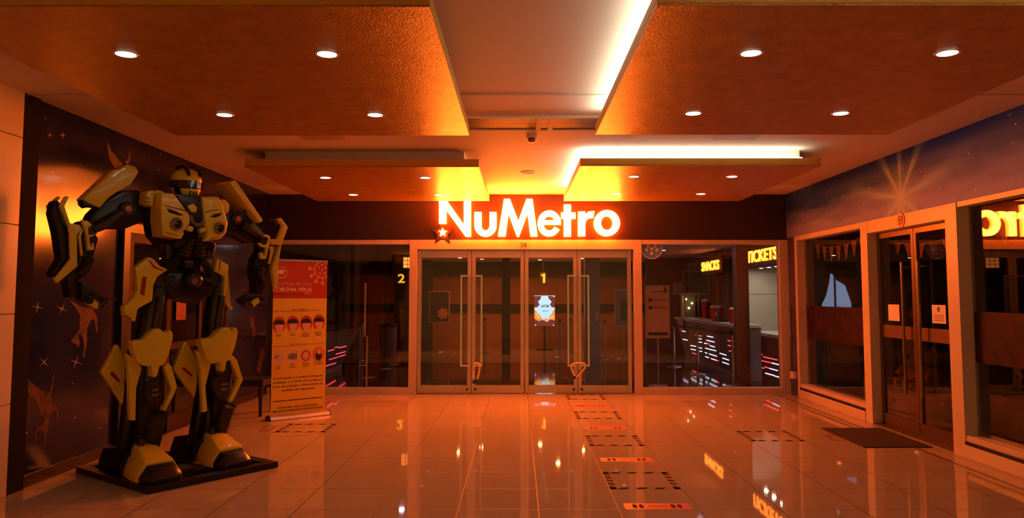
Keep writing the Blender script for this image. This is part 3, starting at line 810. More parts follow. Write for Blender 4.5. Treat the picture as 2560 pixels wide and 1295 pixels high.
for k in range(11):
    a = 2 * PI * k / 11 + .2
    cx_, cz_ = vs + .178 * math.cos(a), vc.z + .178 * math.sin(a)
    if cx_ > clipx - .02 or cz_ > zt - .03: continue
    t_ = Vector((-math.sin(a), math.cos(a)))
    vquad([(vs + r_ * math.cos(a) + e * t_.x, vc.z + r_ * math.sin(a) + e * t_.y) for r_, e in ((.11, -.008), (.16, -.008), (.16, .008), (.11, .008))])
    vquad([(cx_ + .026 * math.cos(q * PI / 8), cz_ + .026 * math.sin(q * PI / 8)) for q in range(16)], OFF + .0007)
for dx, dz in ((0, 0), (.045, .03), (-.045, .03), (-.03, -.045), (.04, -.04), (0, .07)):
    if vs + dx < clipx - .02: vquad([(vs + dx + .016 * math.cos(q * PI / 8), vc.z + dz + .016 * math.sin(q * PI / 8)) for q in range(16)], OFF + .0014)
b.build('virus_drawing', VIRUS, ban)

# dark bench behind the banner
t = thing('bench', 'low dark padded bench half hidden behind the roll-up banner', 'bench', (-3.66, 10.42, 0))
MB().box(-3.98, -3.36, 10.16, 10.70, .39, .48).build('seat', mat('dark_leather', (.02, .014, .012), .4), t, bevel=.02)
for x in (-3.94, -3.40):
    for y in (10.20, 10.66): MB().tube((x, y, 0), (x, y, .395), .022, .03, 8).build('leg', DARK, t)

# ================================================================== ROBOT STATUE (plain yellow and black robot)
RC = Vector((-3.11, 7.13, 0)); RU = Vector((.605, .796, 0)).normalized(); RW = Vector((RU.y, -RU.x, 0))
rob = thing('robot_statue', 'tall yellow and black robot statue with raised arms on a black base', 'statue', RC)
YEL = mat('yellow_lacquer', (.76, .59, .03), .30, coat=.3, bump=(5, .05, .01))
BLK = mat('black_lacquer', (.012, .011, .010), .28)
GUN = mat('gunmetal', (.055, .045, .036), .35, .4, var=(12, (.03, .025, .02)))
REDM = mat('red_inset', (.30, .015, .01), .4)
def Q(p, b_): return onP(p[0], p[1], RC + RW * b_, RW)
c3 = lambda x, y: (330 + x / 4.0475, 400 + y / 4.0475)
c4 = lambda x, y: (100 + x / 3.2375, 400 + y / 3.2375)
c5 = lambda x, y: (200 + x / 2.444, 720 + y / 2.444)
cp = lambda x, y: (x, y)
def plate(name, pts, conv, b_, d, m=None, parent=None, bevel=.010, seg=2):
    return MB().prism([Q(conv(*p), b_) for p in pts], -RW * d).build(name, m or YEL, parent or rob, bevel=bevel, seg=seg, smooth=True)
def limb(name, p0, b0, r0, p1, b1, r1, conv, m=None, parent=None, n=18):
    mb = MB(); a, c_ = Q(conv(*p0), b0), Q(conv(*p1), b1)
    mb.tube(a, c_, r0, r1, n)
    return mb.build(name, m or BLK, parent or rob, bevel=.006, smooth=True)
def joint(p, b_, r, conv, name='joint', m=None, cap=True, d=.05):
    c_ = Q(conv(*p), b_)
    j = MB().lathe(c_ - RW * d, [(0, 0), (r, 0), (r, d), (r * .82, d + .012), (r * .62, d + .012), (r * .58, d - .004), (0, d - .004)], 28, RW).build(name, m or GUN, rob, smooth=True)
    if cap: MB().lathe(c_, [(0, -.006), (r * .5, -.006), (r * .46, .012), (0, .014)], 24, RW).build('orange_cap', mat('orange_cap', (.55, .14, .04), .4), j, smooth=True)
    return j
def ribbed(pts, rad, name='ribbed_hose', m=None, n=26):
    P_ = [Vector(p) for p in pts]; d = []
    for i in range(n + 1):
        f = i / n * (len(P_) - 1); k = min(int(f), len(P_) - 2); d.append(P_[k].lerp(P_[k + 1], f - k))
    return MB().path(d, [rad * (1.12 if i % 2 else .88) for i in range(n + 1)], 12).build(name, m or GUN, rob)
# base frame (open square of black tube with a cross bar)
def rl(u, w, z): return RC + RU * u + RW * w + Vector((0, 0, z))
MR = Matrix(((RU.x, RW.x, 0, RC.x), (RU.y, RW.y, 0, RC.y), (0, 0, 1, 0), (0, 0, 0, 1)))
bf = MB()
for (u0, u1, w0, w1) in ((-.62, .61, .54, .64), (-.62, .61, -.64, -.54), (-.62, -.52, -.54, .54), (.51, .61, -.54, .54), (-.52, .51, .24, .34), (-.52, .51, -.30, -.20)):
    bf.box(u0, u1, w0, w1, 0, .052, MR)
bf.build('base_frame', mat('base_black', (.010, .008, .008), .4), rob, bevel=.004)
# feet
def foot(c_, dz=0):
    uc, wf = c_
    def sec(w, hb, ht, zb, ztop): return [rl(uc - hb, w, zb), rl(uc + hb, w, zb), rl(uc + hb * .98, w, zb + .05), rl(uc + ht, w, ztop), rl(uc - ht, w, ztop), rl(uc - hb * .98, w, zb + .05)]
    z0 = .053
    f = MB().loft([sec(wf - .36, .13, .05, z0, .31), sec(wf - .20, .165, .085, z0, .30), sec(wf, .19, .12, z0, .205)]).build('foot_shell', YEL, rob, bevel=.012, smooth=True)
    MB().loft([sec(wf - .005, .178, .11, z0, .19), sec(wf + .07, .165, .10, z0, .165), sec(wf + .14, .12, .07, z0, .09)]).build('toe_cap', BLK, rob, bevel=.014, smooth=True)
    MB().loft([sec(wf - .46, .12, .07, z0, .22), sec(wf - .30, .13, .08, z0, .27)]).build('ankle_block', BLK, rob, bevel=.014, smooth=True)
    MB().loft([sec(wf - .92, .06, .03, z0, .10), sec(wf - .86, .11, .07, z0, .22), sec(wf - .60, .10, .07, z0, .26), sec(wf - .42, .09, .06, z0, .20)]).build('heel_block', BLK, rob, bevel=.014, smooth=True)
    MB().tube(rl(uc - .02, wf - .28, .30), rl(uc - .02, wf - .28, .36), .028).build('toe_bolt', GUN, rob)
def uw(p): d_ = p - RC; return d_.dot(RU), d_.dot(RW)
l0, l1 = onZ(370, 1207, .053), onZ(446, 1197, .053)
r0_, r1_ = onZ(553, 1171, .053), onZ(620, 1158, .053)
foot(((uw(l0)[0] + uw(l1)[0]) / 2, (uw(l0)[1] + uw(l1)[1]) / 2 - .07))
foot(((uw(r0_)[0] + uw(r1_)[0]) / 2, (uw(r0_)[1] + uw(r1_)[1]) / 2 - .07))
# lower legs: (offset of the crop coordinates for the two legs)
def leg(kn, kc):
    K = kc
    limb('shin_column', K['sh0'], .06, .115, K['sh1'], -.02, .10, c5)
    limb('calf_strut', K['cs0'], -.10, .075, K['cs1'], -.16, .07, c5)
    limb('calf_strut', K['cs2'], -.02, .06, K['cs3'], -.05, .06, c5, GUN)
    limb('exhaust_pipe', K['pp0'], .16, .078, K['pp1'], .06, .070, c5, GUN)
    c_ = Q(c5(*K['pp0']), .16); d_ = (c_ - Q(c5(*K['pp1']), .06)).normalized()
    MB().lathe(c_, [(.06, -.02), (.082, -.02), (.086, .012), (.066, .012), (.06, -.02)], 24, d_, closed=False).build('pipe_rim', GUN, rob, smooth=True)
    o_ = K['ov']
    MB().prism([Q(c5(o_[0] + 46 * math.cos(q * PI / 9) + (6 if q < 9 else -6), o_[1] + 74 * math.sin(q * PI / 9)), .19) for q in range(18)], -RW * .06).build('shin_guard', GUN, rob, bevel=.014, smooth=True)
    for dz in (-26, 4):
        plate('shin_slot', [(o_[0] - 4, o_[1] + dz), (o_[0] + 34, o_[1] + dz - 6), (o_[0] + 34, o_[1] + dz + 8), (o_[0] - 4, o_[1] + dz + 14)], c5, .196, .010, mat('steel_slot', (.30, .24, .18), .3, .8), bevel=0)
    MB().ball(Q(c5(*K['kj']), .02), .13).build('knee_joint', BLK, rob, smooth=True)
    plate('knee_cap', K['knee'], c5, .26, .10, bevel=.018)
    sp_ = plate('shin_side_plate', K['side'], c5, .02, .05, bevel=.010)
    plate('red_inset', K['red'], c5, .0215, .004, REDM, sp_, bevel=0)
    plate('shin_rail', K['r1'], c5, .20, .05, bevel=.008)
    plate('shin_rail', K['r2'], c5, .20, .06, bevel=.008)
leg(0, dict(sh0=(430, 470), sh1=(395, 930), cs0=(330, 560), cs1=(270, 1010), cs2=(390, 800), cs3=(350, 1040), pp0=(478, 772), pp1=(430, 985), ov=(445, 645), kj=(385, 400),
    knee=[(318, 330), (400, 312), (440, 265), (468, 248), (490, 248), (512, 272), (535, 272), (545, 256), (560, 262), (570, 280), (568, 310), (547, 400), (520, 465), (487, 480), (476, 530), (460, 550), (445, 540), (440, 478), (395, 478), (352, 450), (325, 370)],
    side=[(222, 345), (236, 350), (290, 470), (275, 495), (272, 640), (262, 715), (150, 545), (130, 515)], red=[(188, 512), (205, 512), (247, 568), (236, 580), (186, 530)],
    r1=[(285, 398), (330, 430), (380, 488), (345, 610), (340, 812), (305, 808), (296, 480)], r2=[(538, 452), (560, 480), (594, 600), (577, 650), (520, 755), (506, 745), (560, 620), (514, 485)]))
leg(1, dict(sh0=(865, 430), sh1=(835, 860), cs0=(770, 540), cs1=(700, 960), cs2=(800, 700), cs3=(770, 970), pp0=(903, 722), pp1=(845, 920), ov=(868, 610), kj=(810, 390),
    knee=[(738, 312), (815, 302), (855, 258), (885, 240), (910, 242), (930, 266), (942, 262), (940, 238), (956, 244), (966, 262), (964, 290), (945, 370), (917, 440), (896, 450), (890, 498), (876, 515), (862, 505), (857, 450), (812, 465), (775, 440), (745, 350)],
    side=[(636, 330), (655, 330), (722, 460), (716, 600), (702, 670), (580, 512), (574, 488)], red=[(626, 484), (640, 484), (688, 530), (684, 546), (624, 498)],
    r1=[(712, 378), (745, 405), (802, 465), (767, 600), (780, 752), (750, 762), (737, 500)], r2=[(938, 413), (960, 440), (998, 560), (932, 698), (912, 690), (968, 560), (923, 440)]))
# thighs, hips, pelvis
limb('thigh', (392, 705), .03, .10, (372, 850), .03, .12, cp); limb('thigh', (545, 705), .03, .10, (536, 845), .03, .12, cp)
limb('thigh_piston', (402, 740), .14, .035, (388, 830), .14, .045, cp, GUN); limb('thigh_piston', (556, 740), .14, .035, (543, 825), .14, .04, cp, GUN)
h_ = plate('hip_plate', [(342, 690), (338, 669), (357, 654), (375, 642), (386, 648), (400, 664), (422, 674), (394, 692), (385, 712), (382, 752), (362, 763), (345, 773), (339, 805), (312, 790), (310, 767), (335, 744), (344, 724)], cp, .20, .08, bevel=.014)
plate('red_inset', [(356, 692), (367, 692), (361, 739), (350, 735)], cp, .2015, .004, REDM, h_, bevel=0)
plate('red_inset', [(371, 650), (376, 651), (388, 666), (410, 675), (408, 678), (384, 670)], cp, .2015, .004, REDM, h_, bevel=0)
plate('red_inset', [(313, 786), (329, 797), (328, 800), (312, 790)], cp, .2015, .004, REDM, h_, bevel=0)
h_ = plate('hip_plate', [(545, 647), (572, 662), (571, 722), (565, 742), (584, 773), (577, 776), (559, 748), (562, 692), (535, 679)], cp, .17, .10, bevel=.012)
plate('red_inset', [(548, 652), (552, 655), (549, 676), (546, 679), (548, 668)], cp, .1715, .004, REDM, h_, bevel=0)
plate('pelvis', [(420, 680), (540, 676), (555, 700), (545, 722), (515, 750), (492, 760), (470, 752), (440, 748), (412, 725), (405, 700)], cp, .12, .26, BLK, bevel=.03)
MB().ball(Q(c3(612, 1215), .14), .095).build('pelvis_ball', BLK, rob, smooth=True)
MB().lathe(Q(c3(628, 1228), .225), [(0, 0), (.03, 0), (.03, .014), (0, .016)], 20, RW).build('pelvis_cap', mat('dull_copper', (.30, .14, .08), .4, .5), rob, smooth=True)
for p in ((300, 1215), (850, 1200)): joint(p, .16, .065, c3, 'hip_joint', GUN, False, .12)
limb('hip_rod', (350, 1210), .15, .022, (430, 1190), .15, .022, c3, GUN); limb('hip_rod', (720, 1200), .15, .022, (800, 1220), .15, .022, c3, GUN)
# torso
plate('torso_core', [(340, 330), (760, 350), (840, 470), (830, 760), (740, 900), (700, 1010), (640, 1120), (560, 1120), (470, 1010), (420, 900), (300, 760), (250, 480)], c3, .12, .32, BLK, bevel=.04)
for (a, r0, c_, r1) in (((575, 790), .085, (510, 985), .045), ((665, 790), .085, (680, 985), .045)):
    ribbed([Q(c3(*a), .16), Q(c3(*c_), .17)], (r0 + r1) / 2, 'abdomen_muscle', GUN, 10)
limb('abdomen_cylinder', (372, 850), .10, .058, (372, 1005), .10, .050, c3, GUN); limb('abdomen_cylinder', (785, 840), .10, .058, (775, 1000), .10, .050, c3, GUN)
for pts in (((420, 870), (520, 830), (585, 800)), ((820, 890), (750, 860), (680, 810))): ribbed([Q(c3(*p), .20) for p in pts], .034)
for pts in (((480, 980), (430, 1040), (365, 1115)), ((690, 975), (740, 1060), (800, 1150))): ribbed([Q(c3(*p), .19) for p in pts], .036)
plate('waist_box', [(538, 1015), (620, 1015), (620, 1088), (538, 1088)], c3, .22, .08, GUN, bevel=.008)
plate('waist_box', [(560, 1036), (600, 1036), (600, 1070), (560, 1070)], c3, .226, .02, BLK, bevel=.004)
# chest
ch = plate('chest_plate', [(300, 330), (425, 338), (470, 400), (530, 480), (588, 560), (588, 640), (545, 695), (518, 722), (532, 745), (500, 800), (400, 782), (318, 768), (300, 600), (296, 450)], c3, .30, .20, bevel=.03, seg=3)
plate('seam', [(325, 455), (540, 505), (565, 520), (560, 526), (530, 515), (325, 462)], c3, .3015, .004, MAROON, ch, bevel=0)
plate('chest_vent', [(352, 490), (400, 497), (520, 552), (515, 560), (470, 560), (372, 528)], c3, .304, .012, BLK, ch, bevel=.004)
plate('seam', [(338, 726), (465, 762), (465, 770), (338, 735)], c3, .3015, .004, REDM, ch, bevel=0)
plate('red_inset', [(262, 565), (276, 570), (276, 668), (262, 672)], c3, .16, .06, REDM, ch, bevel=0)
ch2 = plate('chest_plate', [(700, 368), (880, 366), (925, 440), (955, 560), (978, 640), (960, 740), (905, 800), (730, 825), (765, 765), (772, 705), (742, 660), (725, 560), (712, 450)], c3, .28, .20, bevel=.03, seg=3)
plate('seam', [(735, 522), (870, 500), (870, 507), (735, 530)], c3, .2815, .004, MAROON, ch2, bevel=0)
plate('chest_vent', [(790, 575), (835, 545), (918, 535), (890, 568), (840, 582)], c3, .284, .012, BLK, ch2, bevel=.004)
plate('seam', [(785, 805), (900, 768), (902, 774), (790, 812)], c3, .2815, .004, REDM, ch2, bevel=0)
for p, b_, par in (((445, 650), .30, ch), ((878, 692), .28, ch2)):
    c_ = Q(c3(*p), b_)
    lm = MB().lathe(c_, [(.052, -.01), (.058, .008), (.054, .03), (.044, .04), (.036, .034), (.034, .0), (.052, -.01)], 28, RW, closed=False).build('round_lamp', mat('lamp_bezel', (.34, .29, .23), .3, .8), par, smooth=True)
    MB().lathe(c_, [(0, .004), (.035, .004), (.030, .022), (0, .028)], 24, RW).build('lamp_lens', mat('dark_lens', (.02, .02, .03), .06), lm, smooth=True)
plate('neck_yoke', [(432, 338), (700, 362), (712, 450), (725, 560), (722, 620), (690, 655), (650, 655), (605, 625), (590, 560), (530, 480)], c3, .285, .12, BLK, bevel=.012)
plate('collar_plate', [(562, 462), (622, 440), (660, 478), (652, 532), (602, 525)], c3, .30, .03, bevel=.006)
ribbed([Q(c3(*p), .29) for p in ((590, 560), (605, 625), (650, 655), (700, 650), (724, 600))], .016, 'collar_hose', mat('hose_grey', (.14, .12, .11), .35), 22)
plate('belly_plate', [(582, 660), (632, 680), (612, 726), (540, 702)], c3, .27, .05, bevel=.006); plate('belly_plate', [(690, 690), (735, 680), (770, 710), (696, 740)], c3, .26, .05, bevel=.006)
pd = plate('shoulder_pad', [(152, 318), (222, 300), (232, 372), (216, 476), (140, 440)], c3, .20, .14, bevel=.016)
plate('shoulder_slot', [(150, 372), (180, 385), (180, 398), (150, 385)], c3, .2015, .004, MAROON, pd, bevel=0); plate('shoulder_slot', [(150, 412), (180, 425), (180, 438), (150, 425)], c3, .2015, .004, MAROON, pd, bevel=0)
plate('shoulder_bridge', [(205, 330), (260, 298), (330, 318), (330, 470), (235, 480)], c3, .16, .20, bevel=.018)
plate('shoulder_pad', [(905, 392), (955, 400), (992, 452), (988, 510), (962, 555), (940, 500)], c3, .15, .14, bevel=.018)
# head: plain round helmet with one dark visor band and a chin guard
hc = Q(c3(548, 245), .12); HM = Matrix(((RU.x, RW.x, 0), (RU.y, RW.y, 0), (0, 0, 1)))
limb('neck', (560, 400), .10, .06, (560, 300), .12, .06, c3)
hd = MB().ball(hc, .118, .125, .135, HM, 24, 14).build('head', BLK, rob, smooth=True)
dome = MB()
rings = []
for k in range(8):
    t_ = PI / 2 * k / 7.3
    rings.append([hc + HM @ Vector((.136 * math.cos(t_) * math.cos(q * 2 * PI / 28), .142 * math.cos(t_) * math.sin(q * 2 * PI / 28), .02 + .125 * math.sin(t_))) for q in range(28)])
dome.loft(rings).build('helmet_dome', YEL, hd, bevel=.006, smooth=True)
for du in (-.055, .055):
    pts = [hc + HM @ Vector((du, .148 * math.cos(R(a)), .03 + .13 * math.sin(R(a)))) for a in range(15, 125, 10)]
    MB().path(pts, .017, 8).build('helmet_stripe', BLK, hd, smooth=True)
b = MB()
vis = lambda z, r_: [hc + HM @ Vector((r_ * math.sin(R(a)), r_ * 1.04 * math.cos(R(a)), z)) for a in range(-65, 66, 10)]
vo, vi = vis(0, .132), vis(0, .11)
dz_ = Vector((0, 0, .045))
ring_ = [[o_ - dz_, o_ + Vector((0, 0, .02)), i_ + Vector((0, 0, .02)), i_ - dz_] for o_, i_ in zip(vo, vi)]
b.loft(ring_).build('visor', mat('smoked_visor', (.03, .022, .018), .08), hd, smooth=True)
b = MB()
secs = []
for a in range(-55, 56, 10):
    s_, c_ = math.sin(R(a)), math.cos(R(a))
    dn = -.115 - .03 * c_
    secs.append([hc + HM @ Vector((.128 * s_, .140 * c_, -.055)), hc + HM @ Vector((.085 * s_, .118 * c_, dn)), hc + HM @ Vector((.07 * s_, .09 * c_, dn)), hc + HM @ Vector((.10 * s_, .11 * c_, -.055))])
b.loft(secs).build('chin_guard', YEL, hd, bevel=.005, smooth=True)
for k in (-1, 0, 1):
    MB().box(-.008 + k * .03, .008 + k * .03, .10, .136, -.12, -.075, Matrix.Translation(hc) @ HM.to_4x4()).build('chin_slot', BLK, hd, bevel=.003)
for sg in (-1, 1):
    e = MB().lathe(hc + HM @ Vector((sg * .125, .01, -.01)), [(0, 0), (.038, 0), (.038, .02), (.03, .026), (0, .026)], 20, RU * sg).build('ear_disc', GUN, hd, smooth=True)
# left arm in the photo
plate('upper_arm', [(520, 340), (640, 270), (700, 240), (800, 240), (870, 300), (890, 420), (840, 500), (700, 556), (560, 552), (470, 590), (395, 500), (430, 430)], c4, .06, .18, BLK, bevel=.03)
limb('shoulder_axle', (840, 390), .0, .07, (960, 400), .0, .08, c4)
joint((715, 395), .10, .066, c4, 'shoulder_joint')
limb('arm_piston', (665, 425), .12, .038, (430, 565), .10, .034, c4, GUN)
joint((425, 565), .12, .046, c4, 'elbow_joint', GUN, False)
plate('upper_arm_plate', [(345, 315), (605, 72), (645, 78), (668, 58), (712, 34), (780, 54), (802, 100), (735, 200), (650, 242), (560, 305), (487, 386), (390, 345)], c4, .20, .14, bevel=.014)
plate('upper_arm_underside', [(342, 322), (480, 385), (400, 378), (380, 388), (350, 360)], c4, .19, .10, BLK, bevel=.008)
plate('forearm', [(300, 520), (345, 486), (440, 560), (478, 640), (440, 770), (405, 900), (315, 985), (330, 1100), (240, 1120), (215, 960), (290, 860), (325, 780), (300, 620)], c4, .02, .14, BLK, bevel=.025)
ribbed([Q(c4(*p), .05) for p in ((400, 790), (380, 860), (320, 930))], .04, 'forearm_hose', GUN, 12)
plate('forearm_rail', [(163, 490), (174, 491), (162, 516), (176, 558), (200, 562), (207, 573), (193, 588), (194, 666), (143, 709), (137, 696), (177, 647), (174, 573), (159, 533), (149, 514)], cp, .12, .03, bevel=.008)
plate('forearm_rail', [(117, 514), (131, 502), (145, 490), (153, 493), (140, 508), (129, 523), (140, 573), (155, 647), (145, 669), (136, 684), (140, 708), (127, 682), (150, 648), (134, 573)], cp, -.12, .03, bevel=.008)
plate('rail_channel', [(142, 500), (156, 512), (168, 545), (172, 580), (174, 645), (140, 694), (133, 684), (156, 645), (146, 580), (134, 530)], cp, .05, .16, BLK, bevel=.008)
plate('elbow_plate', [(338, 486), (385, 490), (432, 532), (396, 556), (392, 600), (432, 606), (470, 586), (455, 605), (405, 624), (400, 640), (412, 700), (426, 700), (424, 672), (438, 672), (438, 728), (388, 732), (374, 600)], c4, .13, .04, bevel=.006)
plate('elbow_strip', [(338, 560), (350, 565), (332, 620), (348, 775), (335, 775), (314, 620)], c4, .13, .03, bevel=.004)
plate('hand', [(335, 985), (375, 998), (430, 1040), (480, 1080), (480, 1115), (400, 1160), (335, 1140)], c4, .06, .12, BLK, bevel=.014)
plate('finger', [(384, 1162), (408, 1104), (420, 1108), (482, 1166), (464, 1210)], c4, .08, .07, bevel=.008)
limb('finger_tip', (484, 1188), .07, .024, (548, 1122), .09, .016, c4, GUN)
limb('finger_tip', (440, 1100), .02, .022, (520, 1130), .02, .018, c4, BLK)
joint((405, 1138), .09, .030, c4, 'knuckle', GUN, False, .03)
# right arm in the photo
plate('upper_arm', [(900, 560), (1000, 510), (1110, 525), (1190, 560), (1340, 740), (1345, 820), (1210, 845), (1080, 770), (980, 740), (900, 700)], c3, .02, .18, BLK, bevel=.03)
joint((1075, 595), .06, .062, c3, 'shoulder_joint')
limb('arm_piston', (1120, 650), .06, .038, (1330, 800), .05, .036, c3, GUN)
joint((1340, 822), .08, .050, c3, 'elbow_joint', GUN, False)
limb('shoulder_pin', (1110, 560), .04, .022, (1165, 495), .04, .020, c3, GUN)
plate('upper_arm_plate', [(1050, 202), (1325, 605), (1318, 622), (1290, 635), (992, 236), (1008, 218)], c3, .12, .26, bevel=.012)
plate('forearm', [(1296, 830), (1400, 852), (1470, 870), (1430, 1040), (1425, 1180), (1350, 1290), (1330, 1385), (1255, 1395), (1260, 1240), (1235, 1150), (1245, 1000), (1290, 930)], c3, .02, .14, BLK, bevel=.025)
ribbed([Q(c3(*p), .05) for p in ((1310, 1090), (1290, 1150), (1350, 1240))], .036, 'forearm_hose', GUN, 12)
plate('forearm_rail', [(1480, 592), (1510, 583), (1580, 680), (1515, 855), (1482, 1050), (1478, 1280), (1445, 1290), (1420, 1100), (1500, 862), (1410, 852), (1400, 800), (1475, 800), (1530, 668)], c3, .10, .05, bevel=.008)
plate('rail_tip', [(1380, 600), (1440, 590), (1490, 600), (1475, 660), (1450, 660), (1430, 615)], c3, -.08, .03, GUN, bevel=.004)
plate('elbow_plate', [(1322, 775), (1360, 748), (1404, 775), (1386, 880), (1358, 1002), (1305, 1000), (1303, 936), (1326, 938), (1330, 968), (1345, 968), (1362, 886), (1315, 880), (1286, 850), (1296, 832), (1330, 858), (1368, 850), (1382, 792), (1345, 775)], c3, .10, .04, bevel=.006)
plate('elbow_strip', [(1402, 870), (1425, 880), (1432, 915), (1402, 1050), (1386, 1050), (1412, 925)], c3, .10, .03, bevel=.004)
plate('hand', [(985, 70), (1060, 30), (1110, 40), (1120, 80), (1100, 110), (1050, 125), (1000, 95)], c5, .03, .12, BLK, bevel=.014)
plate('finger', [(1040, 92), (1068, 68), (1104, 55), (1106, 82), (1060, 118)], c5, .05, .06, bevel=.006)
limb('finger_tip', (1000, 85), .04, .022, (1055, 108), .06, .018, c5, GUN)
joint((1108, 66), .05, .028, c5, 'knuckle', GUN, False, .03)

# ================================================================== CINEMA FOYER
GLOWW = mat('led_white', (1, 1, 1), .5, emit=((.80, .82, 1.0), 2.6))
GLOWR = mat('led_red', (1, .1, .1), .5, emit=((1.0, .05, .07), 3.2))
AMBER = mat('amber_letters', (1, .5, .1), .5, emit=((1.0, .20, .018), 6.0))
SIGNB = mat('sign_box_dark', (.05, .018, .012), .45)
FROST = mat('counter_grey', (.26, .23, .26), .35)
def light_counter(label, top_x, bot_x, y0, y1, h, side, dashes, m=FROST, topm=None, dep=.75):
    """long counter with a leaning front; side = +1 when the front faces +x"""
    t = thing('light_counter', label, 'counter', ((top_x + bot_x) / 2 - side * .4, (y0 + y1) / 2, 0))
    bk = bot_x - side * dep
    MB().loft([[Vector((bk, y, .0)), Vector((bot_x, y, .0)), Vector((bot_x, y, .10)), Vector((top_x, y, h - .06)), Vector((bk, y, h - .06))] for y in (y0, y1)]).build('body', m, t, bevel=.006)
    MB().box(min(bk, top_x + side * .03), max(bk, top_x + side * .03), y0 - .02, y1 + .02, h - .059, h).build('worktop', topm or mat('worktop_white', (.70, .66, .66), .3), t, bevel=.008)
    p = Vector((top_x, 0, h - .06)); d = Vector((bot_x - top_x, 0, .10 - h + .06)).normalized()
    n = Vector((-d.z, 0, d.x)) * side
    if n.x * side < 0: n = -n
    for (xa, ya, xb, yb, r_) in dashes:
        a, c_ = onP(xa, ya, p + n * .004, n), onP(xb, yb, p + n * .004, n)
        if min(a.y, c_.y) < y0 or max(a.y, c_.y) > y1: continue
        MB().prism([a - d * .008, c_ - d * .008, c_ + d * .008, a + d * .008], -n * .006).build('light_strip', GLOWR if r_ else GLOWW, t)
    return t
cA = lambda x, y: (1670 + x / 6.476, 780 + y / 6.476)
ds = []
for (x0, y0, x1, y1, r_) in ((160, 316, 205, 325, 0), (220, 305, 280, 318, 0), (182, 362, 305, 386, 0), (186, 410, 225, 416, 0), (236, 440, 315, 458, 0), (195, 478, 308, 506, 0), (215, 550, 318, 580, 0), (205, 544, 225, 552, 1), (248, 612, 312, 632, 1), (445, 372, 545, 392, 1), (468, 425, 540, 440, 0), (492, 484, 545, 494, 0), (362, 542, 452, 558, 0), (368, 600, 446, 618, 0), (488, 572, 548, 590, 0), (510, 632, 550, 642, 0), (390, 662, 485, 690, 1), (632, 390, 730, 410, 0), (620, 458, 750, 488, 0), (625, 510, 668, 522, 1), (585, 506, 622, 512, 0), (675, 545, 755, 568, 0), (600, 585, 775, 630, 0), (596, 658, 632, 668, 0), (662, 678, 790, 718, 0), (600, 722, 660, 742, 0), (695, 755, 785, 784, 0), (785, 784, 818, 794, 1), (835, 668, 942, 700, 0), (880, 746, 985, 780, 0), (878, 812, 982, 848, 0), (962, 462, 1010, 470, 1), (965, 540, 1015, 550, 1), (985, 628, 1018, 636, 1), (1055, 476, 1085, 484, 1), (1060, 558, 1105, 572, 1)):
    ds.append((*cA(x0, y0), *cA(x1, y1), r_))
light_counter('snack counter with white and red light dashes in front of the popcorn tubs', 4.0, 4.22, 14.25, 19.5, 1.05, -1, ds, dep=.28)
ds = []
for (x0, y0, x1, y1, r_) in ((1410, 660, 1525, 690, 1), (1540, 725, 1770, 778, 1), (1515, 788, 1660, 822, 1), (1675, 825, 1810, 858, 0), (1480, 895, 1555, 912, 1), (1560, 888, 1640, 912, 1), (1645, 915, 1775, 950, 0), (1570, 988, 1720, 1030, 0), (1720, 1035, 1815, 1062, 0), (1535, 1060, 1690, 1105, 1), (1705, 1115, 1815, 1145, 1)):
    ds.append((*cA(x0, y0), *cA(x1, y1), r_))
light_counter('ticket counter with red light dashes under the tickets sign', 4.56, 4.66, 12.95, 15.25, .90, -1, ds, mat('counter_brown', (.24, .13, .09), .4), mat('worktop_bright', (.85, .85, .88), .3), dep=.6)
ds = []
o7 = lambda x, y: (780 + x / 3.082, 580 + y / 3.082)
for (x0, y0, x1, y1) in ((275, 864, 320, 852), (178, 890, 202, 886), (206, 893, 265, 880), (268, 904, 307, 893), (125, 918, 172, 906), (186, 942, 260, 922), (205, 962, 260, 946), (265, 944, 305, 930), (133, 984, 196, 966), (196, 1010, 272, 990), (108, 1033, 186, 1010), (196, 1040, 272, 1014), (108, 1070, 180, 1045)):
    ds.append((*o7(x0, y0), *o7(x1, y1), 1))
light_counter('grey slant-fronted counter with red light dashes seen beside the banner', -3.50, -3.86, 13.0, 16.9, .92, 1, ds, mat('counter_bluegrey', (.34, .33, .40), .35), mat('worktop_dark', (.05, .04, .045), .3))

# amber box signs
def box_sign(name, label, word, x, y0, y1, z0, z1, ty0, ty1, tz0, tz1):
    t = thing(name, label, 'sign', (x + .15, (y0 + y1) / 2, z0))
    MB().box(x, x + .32, y0, y1, z0, z1).build('sign_box', SIGNB, t, bevel=.006)
    text(word, 'lettering', AMBER, t, (x - .001, ty1, tz0), (0, -1, 0), (0, 0, 1), ty1 - ty0, tz1 - tz0, .02, .02)
    for z in (z0, z1): MB().box(x + .1, x + .12, (y0 + y1) / 2 - .01, (y0 + y1) / 2 + .01, z1, 2.62).build('hanger', DARK, t) if z == z1 else None
    return t
box_sign('tickets_sign', 'amber lit tickets box sign over the ticket counter', 'TICKETS', 4.56, 13.25, 15.28, 2.12, 2.54, 13.42, 15.2, 2.23, 2.46)
box_sign('snacks_sign', 'amber lit snacks box sign hanging over the snack counter', 'SNACKS', 4.46, 16.7, 18.75, 2.08, 2.48, 16.95, 18.55, 2.17, 2.39)
t = thing('lit_sign', 'small orange lit sign above the yellow hall number 2', 'sign', (-2.7, 19.0, 2.27))
MB().box(-3.15, -2.50, 19.0, 19.2, 2.22, 2.60).build('sign_box', SIGNB, t)
MB().box(-2.86, -2.54, 18.985, 19.0, 2.28, 2.54).build('lit_face', mat('orange_face', (1, .4, .1), .5, emit=((1, .26, .04), 2.2)), t)
b = MB()
for z in (2.36, 2.45): b.box(-2.86, -2.54, 18.98, 18.985, z, z + .012)
